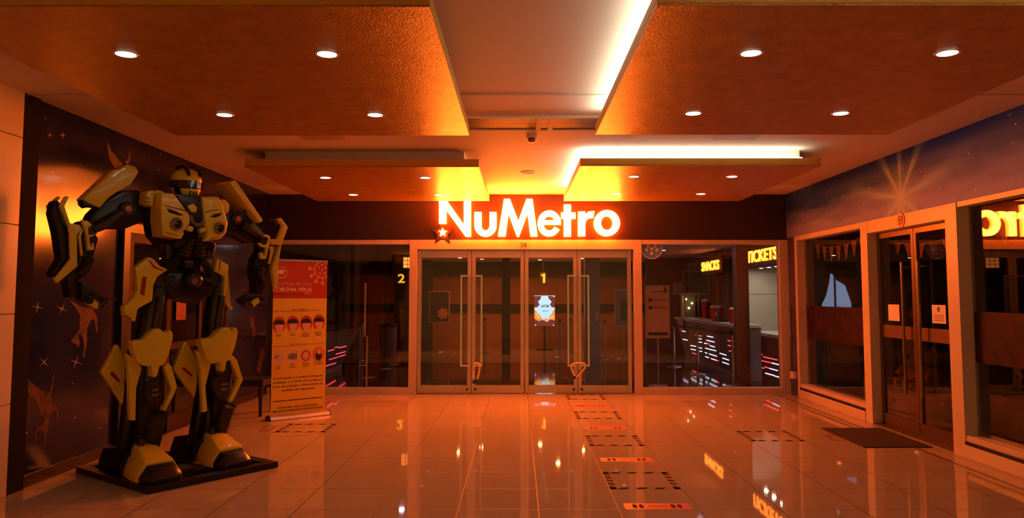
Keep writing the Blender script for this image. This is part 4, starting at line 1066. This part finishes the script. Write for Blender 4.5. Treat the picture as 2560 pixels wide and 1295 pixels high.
for x in (-2.76, -2.64): b.box(x, x + .012, 18.975, 18.985, 2.28, 2.54)
b.build('lattice', SIGNB, t)

# column, ticket wall, ticket lamps
struct(MB().box(3.98, 4.20, 13.95, 14.2, 0, 2.62).build('trim_30', mat('column_brown', (.16, .065, .04), .45)))
struct(MB().box(4.53, 5.3, 15.3, 15.4, 1.62, 2.62).build('wall_ticket', mat('pale_panel', (.62, .56, .46), .5)))
struct(MB().box(4.53, 5.3, 15.3, 15.4, 0, 1.612).build('wall_ticket.001', MATS['pale_panel']))
for i in range(4):
    y = 13.5 + i * .45
    downlight('%s small lamp counted from the window under the tickets sign' % ('first', 'second', 'third', 'fourth')[i], 4.72, y, 2.118, .035, 'small lamps under the tickets sign', mat('ticket_lamp_glow', (1, 1, 1), .5, emit=((1, .88, .66), 190)))
struct(MB().box(1.62, 1.98, 18.6, 19.0, 0, 2.62).build('trim_31', mat('pale_pier', (.38, .31, .31), .5)))
struct(MB().box(-.45, -.22, 20.8, 21.0, 0, 2.62).build('trim_32', mat('dark_pier', (.06, .028, .022), .5)))
struct(MB().box(-3.6, -2.5, 22.2, 22.5, 0, 2.62).build('trim_33', mat('foyer_dark_panel', (.06, .035, .03), .4)))

# hall numbers
def hall_number(s, label, x0, x1, z0, z1, y):
    t = thing('hall_number', label, 'number sign', ((x0 + x1) / 2, y, z0))
    if s == '1':
        w_, h_ = x1 - x0, z1 - z0
        MB().prism([Vector((x0 + a * w_, y, z0 + b_ * h_)) for a, b_ in ((.42, 0), (1, 0), (1, 1), (.55, 1), (0, .86), (0, .70), (.42, .78))], (0, -.03, 0)).build('numeral', mat('yellow_numeral', (1, .6, .1), .5, emit=((1, .50, .03), 1.1)), t)
    else: text(s, 'numeral', mat('yellow_numeral', (1, .6, .1), .5, emit=((1, .50, .03), 1.1)), t, (x0, y, z0), (1, 0, 0), (0, 0, 1), x1 - x0, z1 - z0, .03, .02)
    MB().box(x0 - .04, x1 + .04, y + .002, y + .02, z0 - .04, z1 + .04).build('backing', SIGNB, t)
    MB().box((x0 + x1) / 2 - .01, (x0 + x1) / 2 + .01, y + .005, y + .015, z1, 2.62).build('hanger', DARK, t)
hall_number('2', 'yellow hall number 2 hanging in the foyer', -3.48, -3.28, 1.955, 2.215, 22.1)
hall_number('1', 'yellow hall number 1 above the digital film poster', .665, .785, 1.955, 2.235, 22.4)

# digital poster
SY = 22.55
t = thing('digital_poster', 'bright upright digital film poster screen in the middle of the foyer', 'screen', (.77, SY + .1, 0))
MB().box(.46, 1.08, SY, SY + .08, .69, 1.60).build('screen_body', DARK, t, bevel=.004)
SB = mat('screen_blue', (.3, .6, .8), .4, emit=((.42, .80, .98), 1.25)); SM = mat('screen_maroon', (.1, .02, .02), .4, emit=((.16, .035, .04), 1.0))
SO = mat('screen_flame', (.6, .2, .05), .4, emit=((.95, .36, .07), 1.0)); SW = mat('screen_white', (.8, .8, .8), .4, emit=((.9, .95, 1), 1.2)); SK = mat('screen_ink', (.02, .02, .02), .4, emit=((.05, .03, .03), 1.0))
MB().box(.468, 1.072, SY - .006, SY, .70, 1.592).build('screen_image', SB, t)
def sp(pts, m, name, k=0): MB().prism([Vector((.468 + u * .604, SY - .0065 - k * .0006, .70 + v * .892)) for u, v in pts], (0, -.0005, 0)).build(name, m, t)
sp([(0, .98), (.34, .99), (.30, .88), (.18, .80), (.26, .70), (.16, .62), (0, .60)], SM, 'screen_shape'); sp([(1, .98), (.66, .99), (.70, .90), (.84, .80), (.76, .70), (.84, .62), (1, .60)], SM, 'screen_shape')
sp([(0, .55), (.10, .50), (.16, .42), (.28, .36), (.34, .26), (.46, .20), (.55, .26), (.68, .22), (.76, .34), (.86, .40), (.92, .52), (1, .56), (1, .12), (0, .12)], SO, 'screen_shape')
sp([(0, .24), (.2, .16), (.4, .20), (.6, .14), (.8, .22), (1, .18), (1, 0), (0, 0)], SM, 'screen_shape', 1)
for u, v in ((.12, .38), (.2, .3), (.9, .3), (.8, .26), (.62, .18)): sp([(u + .05 * math.cos(q * PI / 5) * (1 + .3 * (q % 2)), v + .035 * math.sin(q * PI / 5) * (1 + .3 * (q % 2))) for q in range(10)], mat('screen_yellow', (.9, .6, .1), .4, emit=((1, .68, .18), 1.0)), 'screen_shape', 2)
for u, v in ((.93, .955), (.02, .01), (.9, .01)): sp([(u, v), (u + .06, v), (u + .06, v + .03), (u, v + .03)], SW, 'screen_shape', 2)
text('ANTIM', 'lettering', SK, t, (.468 + .32 * .604, SY - .008, .70 + .61 * .892), (1, 0, 0), (0, 0, 1), .38 * .604, .085 * .892, .001, .03)
sp([(.38, .49), (.68, .49), (.68, .505), (.38, .505)], SK, 'caption_line', 1)
MB().box(.74, .80, SY + .02, SY + .07, .02, .70).build('stand_post', DARK, t); MB().box(.52, 1.02, SY - .15, SY + .2, 0, .02).build('stand_base', DARK, t)

# poster boards on stands
def poster_stand(label, x, y, w, z0, z1, m, deco):
    t = thing('poster_stand', label, 'poster stand', (x, y, 0))
    MB().box(x - w / 2, x + w / 2, y, y + .03, z0, z1).build('frame', mat('stand_frame', (.55, .48, .45), .4, .3), t, bevel=.004)
    MB().box(x - w / 2 + .025, x + w / 2 - .025, y - .003, y, z0 + .025, z1 - .025).build('poster', m, t)
    MB().tube((x, y + .02, .02), (x, y + .02, z0), .016).build('post', ALU, t)
    MB().lathe((x, y + .02, 0), [(0, 0), (.17, 0), (.16, .018), (.03, .028), (0, .028)], 24).build('base', ALU, t)
    for (n, a0, a1, c0, c1, mm) in deco:
        MB().box(x - w / 2 + w * a0, x - w / 2 + w * a1, y - .005, y - .003, z0 + (z1 - z0) * c0, z0 + (z1 - z0) * c1).build(n, mm, t)
    return t
PO = mat('stripe_orange', (.55, .19, .08), .5); PG = mat('stripe_dark', (.06, .05, .06), .5)
x_ = onY(1644, 780, 13.55).x
poster_stand('white notice board with two orange bars on a post', x_, 13.55, .43, .84, 1.77, mat('notice_white', (.62, .52, .52), .45),
             [('orange_bar', .16, .90, .70, .745, PO), ('orange_bar', .16, .90, .555, .60, PO), ('icon', .14, .26, .69, .755, PG), ('icon', .14, .26, .545, .61, PG), ('dark_footer', .1, .92, .055, .115, PG), ('emblem', .78, .88, .86, .96, PG), ('title_line', .3, .75, .875, .89, PG)])
x_ = onY(1098, 765, 21.9).x
pt = poster_stand('dark framed poster with a pale flower on a stand behind the first door leaf', x_, 21.9, .60, .82, 1.72, mat('poster_brown', (.07, .03, .025), .5), [])
cxx, czz = x_ + .11, 1.08
MB().prism([Vector((cxx + (.15 + .025 * math.cos(7 * q * PI / 21)) * math.cos(q * PI / 21), 21.893, czz + (.15 + .025 * math.cos(7 * q * PI / 21)) * math.sin(q * PI / 21))) for q in range(42)], (0, -.004, 0)).build('flower', mat('flower_peach', (.58, .26, .13), .5), pt)
x_ = onY(1558, 770, 19.5).x
poster_stand('pale poster board on a stand behind the fourth door leaf', x_, 19.5, .44, .80, 1.75, mat('poster_tan', (.32, .20, .15), .5), [('dark_shape', .35, .98, .15, .75, PG)])
# framed menu board and sheets on a partition behind the snack counter
struct(MB().box(3.5, 5.3, 21.0, 21.1, 0, 2.62).build('wall_partition', mat('partition_brown', (.21, .10, .055), .5)))
p0, p1 = onY(1707, 676, 20.98), onY(1772, 738, 20.98)
t = thing('menu_board', 'dark framed board on the brown wall beyond the snack counter', 'board', ((p0.x + p1.x) / 2, 20.98, p1.z))
MB().box(p0.x, p1.x, 20.955, 20.998, p1.z, p0.z).build('frame', mat('board_frame', (.50, .40, .35), .5), t)
MB().box(p0.x + .045, p1.x - .045, 20.948, 20.955, p1.z + .05, p0.z - .045).build('board', mat('board_face', (.09, .035, .025), .4), t)
p0, p1 = onY(1682, 706, 20.98), onY(1706, 738, 20.98)
tag(MB().box(p0.x, p1.x, 20.985, 20.998, p1.z, p0.z).build('paper_sheet', mat('sheet_pinkish', (.55, .42, .40), .6), origin=(p0.x, 20.98, p1.z)), 'pale paper sheet left of the dark framed board in the foyer', 'paper')
p0, p1 = onY(1485, 776, 18.59), onY(1497, 804, 18.59)
tag(MB().box(p0.x, min(p1.x, 1.975), 18.59, 18.599, p1.z, p0.z).build('paper_sheet', MATS['sheet_pinkish'], origin=(p0.x, 18.59, p1.z)), 'small pale notice on the pier behind the fourth door leaf', 'paper')

# popcorn machine and tubs on the snack counter
def tub(label, x, y, z=1.05, r=.085, h=.27, full=True):
    t = thing('popcorn_tub', label, 'popcorn tub', (x, y, z), 'popcorn tubs on the snack counter')
    MB().lathe((x, y, z), [(0, 0), (r * .78, 0), (r, h), (r * .94, h), (r * .74, .02), (0, .02)], 22).build('tub', mat('tub_red', (.60, .035, .02), .4), t, smooth=True)
    b = MB()
    for k in range(9): b.ball((x + r * .55 * math.cos(k * 2.4) * (k > 0), y + r * .55 * math.sin(k * 2.4) * (k > 0), z + h + .012 * (k % 3)), .036, u=8, v=6)
    b.build('popcorn', mat('popcorn_white', (.80, .74, .62), .7), t, smooth=True).__setitem__('kind', 'stuff')
def on_counter(px, y): return onY(px, 780, y).x
tub('red popcorn tub beside the clear popcorn display', on_counter(1763, 18.5), 18.5, h=.40)
tub('popcorn tub of the close pair, the one nearer the popcorn machine', on_counter(1783, 17.2), 17.2)
tub('popcorn tub of the close pair, the one nearer the brown column', on_counter(1799, 17.0), 17.0)
tub('single red popcorn tub next to the brown column', on_counter(1833, 14.7), 14.7)
t = thing('popcorn_machine', 'glass popcorn display machine at the far end of the snack counter', 'popcorn machine', (4.45, 19.1, 1.05))
b = MB()
for x in (4.10, 4.44):
    for y in (18.95, 19.35): b.box(x, x + .03, y, y + .03, 1.05, 1.60)
b.build('frame', ALU, t)
MB().box(4.08, 4.49, 18.93, 19.40, 1.60, 1.66).build('canopy', mat('machine_tan', (.42, .30, .18), .4), t)
MB().box(4.13, 4.44, 18.96, 18.968, 1.06, 1.60).build('glass_panel', glass_mat('machine_glass', (.8, .78, .7), 2.0), t)
MB().box(4.12, 4.45, 19.30, 19.36, 1.05, 1.60).build('back_panel', mat('machine_back', (.45, .38, .24), .4), t)
for x, z in ((4.20, 1.50), (4.35, 1.40), (4.27, 1.28)): MB().ball((x, 19.2, z), .03, u=10, v=6).build('bulb', mat('bulb_warm', (1, .9, .6), .5, emit=((1, .85, .5), 5)), t)
t = thing('till_screen', 'small dark till with pale screen on the snack counter by the brown column', 'till', (4.18, 15.9, 1.05))
MB().box(4.05, 4.33, 15.8, 16.05, 1.05, 1.10).build('base', DARK, t); MB().box(4.10, 4.14, 15.78, 16.05, 1.10, 1.32).build('screen', BLACKP, t, bevel=.01)
MB().lathe((4.09, 15.85, 1.22), [(0, 0), (.05, 0), (.05, .004), (0, .004)], 16, (-1, 0, 0)).build('pale_dial', PAPER, t)
t = thing('towel', 'pale cloth hanging over the front edge of the snack counter', 'cloth', (3.96, 18.6, .6))
MB().prism([(3.945, 18.45, 1.06), (3.945, 18.95, 1.06), (3.985, 18.85, .74), (3.985, 18.55, .74)], (-.012, 0, 0)).build('cloth', mat('cloth_grey', (.48, .42, .44), .8), t)
MB().box(3.945, 4.1, 18.45, 18.95, 1.051, 1.061).build('fold', MATS['cloth_grey'], t)

# queue posts
def stanchion(label, x, y, belt=None, zc=0.0, r=.024, h=.98):
    t = thing('queue_post', label, 'queue post', (x, y, zc), 'belt queue posts in the foyer')
    MB().tube((x, y, zc + .02), (x, y, zc + h - .08), r).build('post', STEEL, t, smooth=True)
    MB().lathe((x, y, zc), [(0, 0), (.17, 0), (.165, .015), (.05, .035), (0, .035)], 28).build('base', STEEL, t, smooth=True)
    MB().tube((x, y, zc + h - .08), (x, y, zc + h), r * 1.35).build('belt_head', BLACKP, t)
    if belt:
        bx, by = belt; d = Vector((bx - x, by - y, 0)); n = Vector((-d.y, d.x, 0)).normalized() * .0015
        p_ = []
        q0, q1 = Vector((x, y, 0)) + d.normalized() * r * 1.4, Vector((bx, by, 0)) - d.normalized() * r * 1.5
        for i in range(9): f = i / 8; p_.append(q0.lerp(q1, f) + Vector((0, 0, zc + h - .04 - .10 * f * (1 - f))))
        MB().loft([[p - n + Vector((0, 0, -.025)), p + n + Vector((0, 0, -.025)), p + n + Vector((0, 0, .025)), p - n + Vector((0, 0, .025))] for p in p_]).build('belt', mat('belt_black', (.012, .01, .012), .6), t)
stanchion('steel queue post standing beside the grey counter', -3.66, 17.75)
stanchion('steel queue post between the grey counter and the litter bin', -3.85, 18.95)
stanchion('belt queue post nearest the white notice board', 3.50, 17.3, (3.62, 15.55))
stanchion('middle belt queue post in front of the snack counter', 3.62, 15.55, (3.74, 13.45))
stanchion('belt queue post in front of the brown column', 3.74, 13.45)
for px, py, lab in ((1212, 884, 'queue post behind the left pull of the second door leaf'), (1425, 884, 'queue post behind the third door leaf'), (1400, 894, 'queue post just left of the pair of pulls in the third door leaf'), (1512, 897, 'queue post at the right of the pale pier behind the fourth leaf'), (1590, 893, 'queue post to the right under the pale poster board behind the fourth leaf')):
    g_ = onZ(px, py); stanchion(lab, g_.x, g_.y)
# bin
t = thing('litter_bin', 'round grey litter bin with a black lid in the foyer', 'bin', (-3.37, 19.9, 0))
MB().lathe((-3.37, 19.9, 0), [(0, 0), (.20, 0), (.235, .78), (0, .78)], 28).build('drum', mat('bin_grey', (.22, .20, .21), .35, .3), t, smooth=True)
MB().lathe((-3.37, 19.9, .78), [(0, 0), (.24, 0), (.23, .06), (.1, .10), (0, .10)], 28).build('lid', BLACKP, t, smooth=True)
# yellow floor arrows
for px, py, lab in ((922, 944, 'nearest pale direction sticker on the black foyer floor'), (966, 922, 'middle pale direction sticker on the black foyer floor'), (987, 911, 'farthest pale direction sticker on the black foyer floor')):
    c_ = onZ(px, py)
    tag(MB().prism([c_ + Vector((-.12, -.16, .0005)), c_ + Vector((.08, -.16, .0005)), c_ + Vector((.12, .16, .0005)), c_ + Vector((-.08, .16, .0005))], (0, 0, .001)).build('floor_sticker', mat('sticker_yellow', (.62, .46, .25), .5), origin=c_), lab, 'floor sticker', 'pale stickers on the black foyer floor')
# round blue notice on the right window
c_ = onY(1629, 620, YF + .035)
t = thing('round_notice', 'round violet-blue sticker with yellow dots on the window glass', 'sticker', c_)
MB().lathe(c_, [(0, 0), (.185, 0), (.185, .003), (0, .003)], 40, (0, -1, 0)).build('disc', mat('violet_blue', (.13, .30, 1.0), .4), t)
MB().lathe(c_, [(.172, .003), (.182, .003), (.182, .004), (.172, .004), (.172, .003)], 40, (0, -1, 0), closed=False).build('pale_rim', PAPER, t)
for dx, dz in ((-.085, -.03), (0, -.09), (.085, -.03), (0, -.01), (-.06, .03), (.06, .03)):
    MB().lathe(c_ + Vector((dx, -.003, dz)), [(0, 0), (.026, 0), (.026, .002), (0, .002)], 16, (0, -1, 0)).build('yellow_dot', mat('dot_yellow', (.75, .55, .10), .5), t)
# foyer lamps
FLAMP = mat('foyer_lamp_glow', (1, 1, 1), .5, emit=((1.0, .27, .06), 620))
ADDED_COOL = mat('added_cool_glow', (1, 1, 1), .5, emit=((.80, .78, 1.0), 130))  # cool lamps added to brighten the counters and the pale ticket panel
k = 0
for (x, y, w_) in ((-1.60, 20.9, 'over the first door leaf'), (-1.03, 21.6, 'over the second door leaf, left'), (-.30, 20.9, 'over the second door leaf, right'), (.62, 22.0, 'over the third door leaf, left'), (1.0, 19.6, 'over the third door leaf, right'), (1.77, 21.2, 'over the fourth door leaf'), (-2.3, 15.4, 'added in front of the grey slant-fronted counter'), (3.3, 17.4, 'added in front of the snack counter, far'), (3.4, 14.6, 'added in front of the snack counter, near')):
    downlight('lit foyer ceiling downlight ' + w_, x, y, 2.62, .05, 'foyer ceiling downlights', FLAMP if -2 < x < 3 else ADDED_COOL)
# ================================================================== TOY SHOP INTERIOR AND RIGHT SIDE DETAILS
def bunting(label, x, pts, n, ph, group=None):
    """string of cloth pennants between two (y, z) points with a sag"""
    (ya, za), (yb, zb) = pts
    t = thing('bunting', label, 'bunting', (x, (ya + yb) / 2, (za + zb) / 2 - .1))
    f_ = lambda f: Vector((x, ya + (yb - ya) * f, za + (zb - za) * f - .55 * abs(yb - ya) * .22 * f * (1 - f) * 2))
    for e_ in (0, 1):
        h_ = f_(e_); MB().tube(h_, (h_.x, h_.y, 2.751), .003, n=6).build('hanging_cord', mat('string_pale', (.5, .4, .32), .7), t)
    MB().path([f_(i / 16) for i in range(17)], .004, 6).build('string', mat('string_pale', (.5, .4, .32), .7), t)
    for k in range(n):
        a, c_ = f_((k + .15) / n), f_((k + .85) / n); mid = (a + c_) / 2 - Vector((0, 0, ph))
        MB().prism([a, c_, mid + (c_ - a) * .06, mid - (c_ - a) * .06], (.003, 0, 0)).build('pennant', mat('pennant_cloth', (.46, .27, .18), .7, var=(20, (.36, .16, .10))), t)
bunting('string of triangular pennants in the shop window next to the cinema', GX + .12, ((12.0, 2.40), (9.95, 2.48)), 8, .22)
bunting('short string of triangular pennants behind the door numbered 59', GX + .16, ((9.6, 2.28), (7.95, 2.30)), 6, .16)
bunting('string of large triangular pennants in the window mirroring the sign', GX + .12, ((7.5, 2.42), (4.4, 2.42)), 8, .3)
# round plinth with plush toys
PX, PY = 5.75, 10.55
t = thing('display_plinth', 'low round white display plinth inside the toy shop', 'plinth', (PX, PY, 0))
MB().lathe((PX, PY, 0), [(0, 0), (.70, 0), (.70, .06), (.74, .06), (.74, .30), (0, .30)], 40).build('drum', mat('plinth_white', (.50, .40, .36), .45), t, smooth=True)
for q in range(9):
    a = R(180 + q * 25 - 60)
    MB().ball((PX + .742 * math.cos(a), PY + .742 * math.sin(a), .17 + .04 * (q % 2)), .03, .03, .03, u=10, v=6).build('orange_spot', mat('spot_orange', (.55, .2, .06), .5), t)
def plush(label, x, y, z, s, m):
    t = thing('plush_toy', label, 'plush toy', (x, y, z), 'plush toys on the plinth')
    MB().ball((x, y, z + .17 * s), .13 * s, .12 * s, .17 * s).build('body', m, t, smooth=True)
    hd_ = MB().ball((x - .02 * s, y, z + .42 * s), .12 * s, .12 * s, .11 * s).build('head', m, t, smooth=True)
    for sg in (-1, 1):
        MB().ball((x, y + sg * .09 * s, z + .51 * s), .04 * s, u=10, v=7).build('ear', m, hd_, smooth=True)
        MB().tube((x - .03 * s, y + sg * .11 * s, z + .26 * s), (x - .14 * s, y + sg * .16 * s, z + .12 * s), .045 * s, .035 * s, 10).build('arm', m, t, smooth=True)
        MB().tube((x - .02 * s, y + sg * .07 * s, z + .055 * s), (x - .20 * s, y + sg * .10 * s, z + .05 * s), .055 * s, .045 * s, 10).build('leg', m, t, smooth=True)
    MB().ball((x - .125 * s, y, z + .395 * s), .04 * s, u=10, v=7).build('muzzle', PAPER, hd_, smooth=True)
P1 = mat('plush_cream', (.55, .42, .34), .9); P2 = mat('plush_pink', (.50, .24, .20), .9); P3 = mat('plush_brown', (.20, .11, .07), .9)
plush('large cream plush toy sitting on the round plinth', PX - .1, PY + .35, .301, 1.35, P1)
plush('pinkish plush toy in the middle of the round plinth', PX - .2, PY - .15, .301, 1.1, P2)
plush('brown plush toy at the near edge of the round plinth', PX + .1, PY - .48, .301, .95, P3)
t = thing('toy_box', 'small pale patterned box on the toy shop floor', 'box', (5.45, 11.55, 0))
MB().box(5.25, 5.65, 11.35, 11.75, 0, .36).build('carton', mat('box_pale', (.42, .30, .24), .5), t, bevel=.01)
for a, c_ in ((11.42, .06), (11.55, .2), (11.66, .1)): MB().box(5.246, 5.25, a, a + .07, c_, c_ + .1).build('pattern_patch', mat('spot_orange', (.55, .2, .06), .5), t)
# added window with tied curtains; its glowing pane stands in for a pale blue brightness
t = thing('stand_in_window', 'added pale blue glowing window with dark tied curtains on the toy shop back wall', 'window', (5.15, 12.66, 1.4))
MB().box(4.74, 5.50, 12.672, 12.684, 1.36, 1.95).build('glowing_pane', mat('blue_stand_in_glow', (.4, .6, .9), .5, emit=((.40, .62, 1.0), .62)), t)
CU = mat('curtain_dark', (.08, .06, .07), .8)
for poly in (((4.68, 2.02), (5.16, 2.02), (5.14, 1.84), (5.08, 1.60), (5.00, 1.44), (4.86, 1.30), (4.70, 1.30)), ((5.56, 2.02), (5.16, 2.02), (5.24, 1.86), (5.40, 1.76), (5.47, 1.55), (5.54, 1.30))):
    MB().prism([(x, 12.668, z) for x, z in poly], (0, -.04, 0)).build('curtain', CU, t, bevel=.01)
for x in (4.98, 5.22): MB().box(x, x + .03, 12.655, 12.672, 1.36, 1.95).build('mullion', DARK, t)
MB().box(4.64, 5.60, 12.61, 12.684, 2.02, 2.06).build('curtain_rail', DARK, t)
# shelf units in the dark
for y, lab in ((6.2, 'dark shelf unit deep in the shop behind the near window'), (8.6, 'dark shelf unit deep in the shop behind the door')):
    t = thing('shelf_unit', lab, 'shelf unit', (8.9, y, 0))
    b = MB()
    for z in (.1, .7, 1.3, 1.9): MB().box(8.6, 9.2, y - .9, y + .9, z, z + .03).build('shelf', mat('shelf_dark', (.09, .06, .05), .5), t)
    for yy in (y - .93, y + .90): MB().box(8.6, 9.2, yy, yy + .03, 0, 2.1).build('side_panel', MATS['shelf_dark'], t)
# notices on the door leaves
def notice(label, p0, p1, deco):
    a, c_ = onX(*p0, GX - .001), onX(*p1, GX - .001)
    t = thing('door_notice', label, 'notice', (GX, (a.y + c_.y) / 2, c_.z))
    y0, y1 = min(a.y, c_.y), max(a.y, c_.y)
    MB().box(GX + .0045, GX + .0065, y0, y1, c_.z, a.z).build('sheet', PAPER, t)
    if deco:
        h = a.z - c_.z; w = y1 - y0
        MB().lathe((GX + .0044, (y0 + y1) / 2, a.z - h * .24), [(0, 0), (.030, 0), (.030, .0006), (0, .0006)], 20, (-1, 0, 0)).build('blue_roundel', mat('roundel_blue', (.08, .10, .40), .5), t)
        for k in range(4): MB().box(GX + .0040, GX + .0044, y0 + w * .12, y1 - w * .12, c_.z + h * (.14 + k * .1), c_.z + h * (.17 + k * .1)).build('text_line', INK, t)
notice('blank white paper on the shop door numbered 59', (2219, 761), (2248, 803), False)
notice('white notice with blue roundel on the shop door numbered 59', (2328, 762), (2364, 810), True)
# socket box with cable in the right corner
t = thing('socket_box', 'small white socket box with a black cable beside the cinema front', 'socket', (4.40, 12.33, .32))
MB().box(4.36, 4.419, 12.24, 12.40, .27, .38).build('box', PAPER, t, bevel=.006)
MB().path([(4.385, 12.32, .38), (4.38, 12.33, .5), (4.395, 12.36, .9), (4.40, 12.38, 1.4)], .006, 6).build('cable', BLACKP, t)
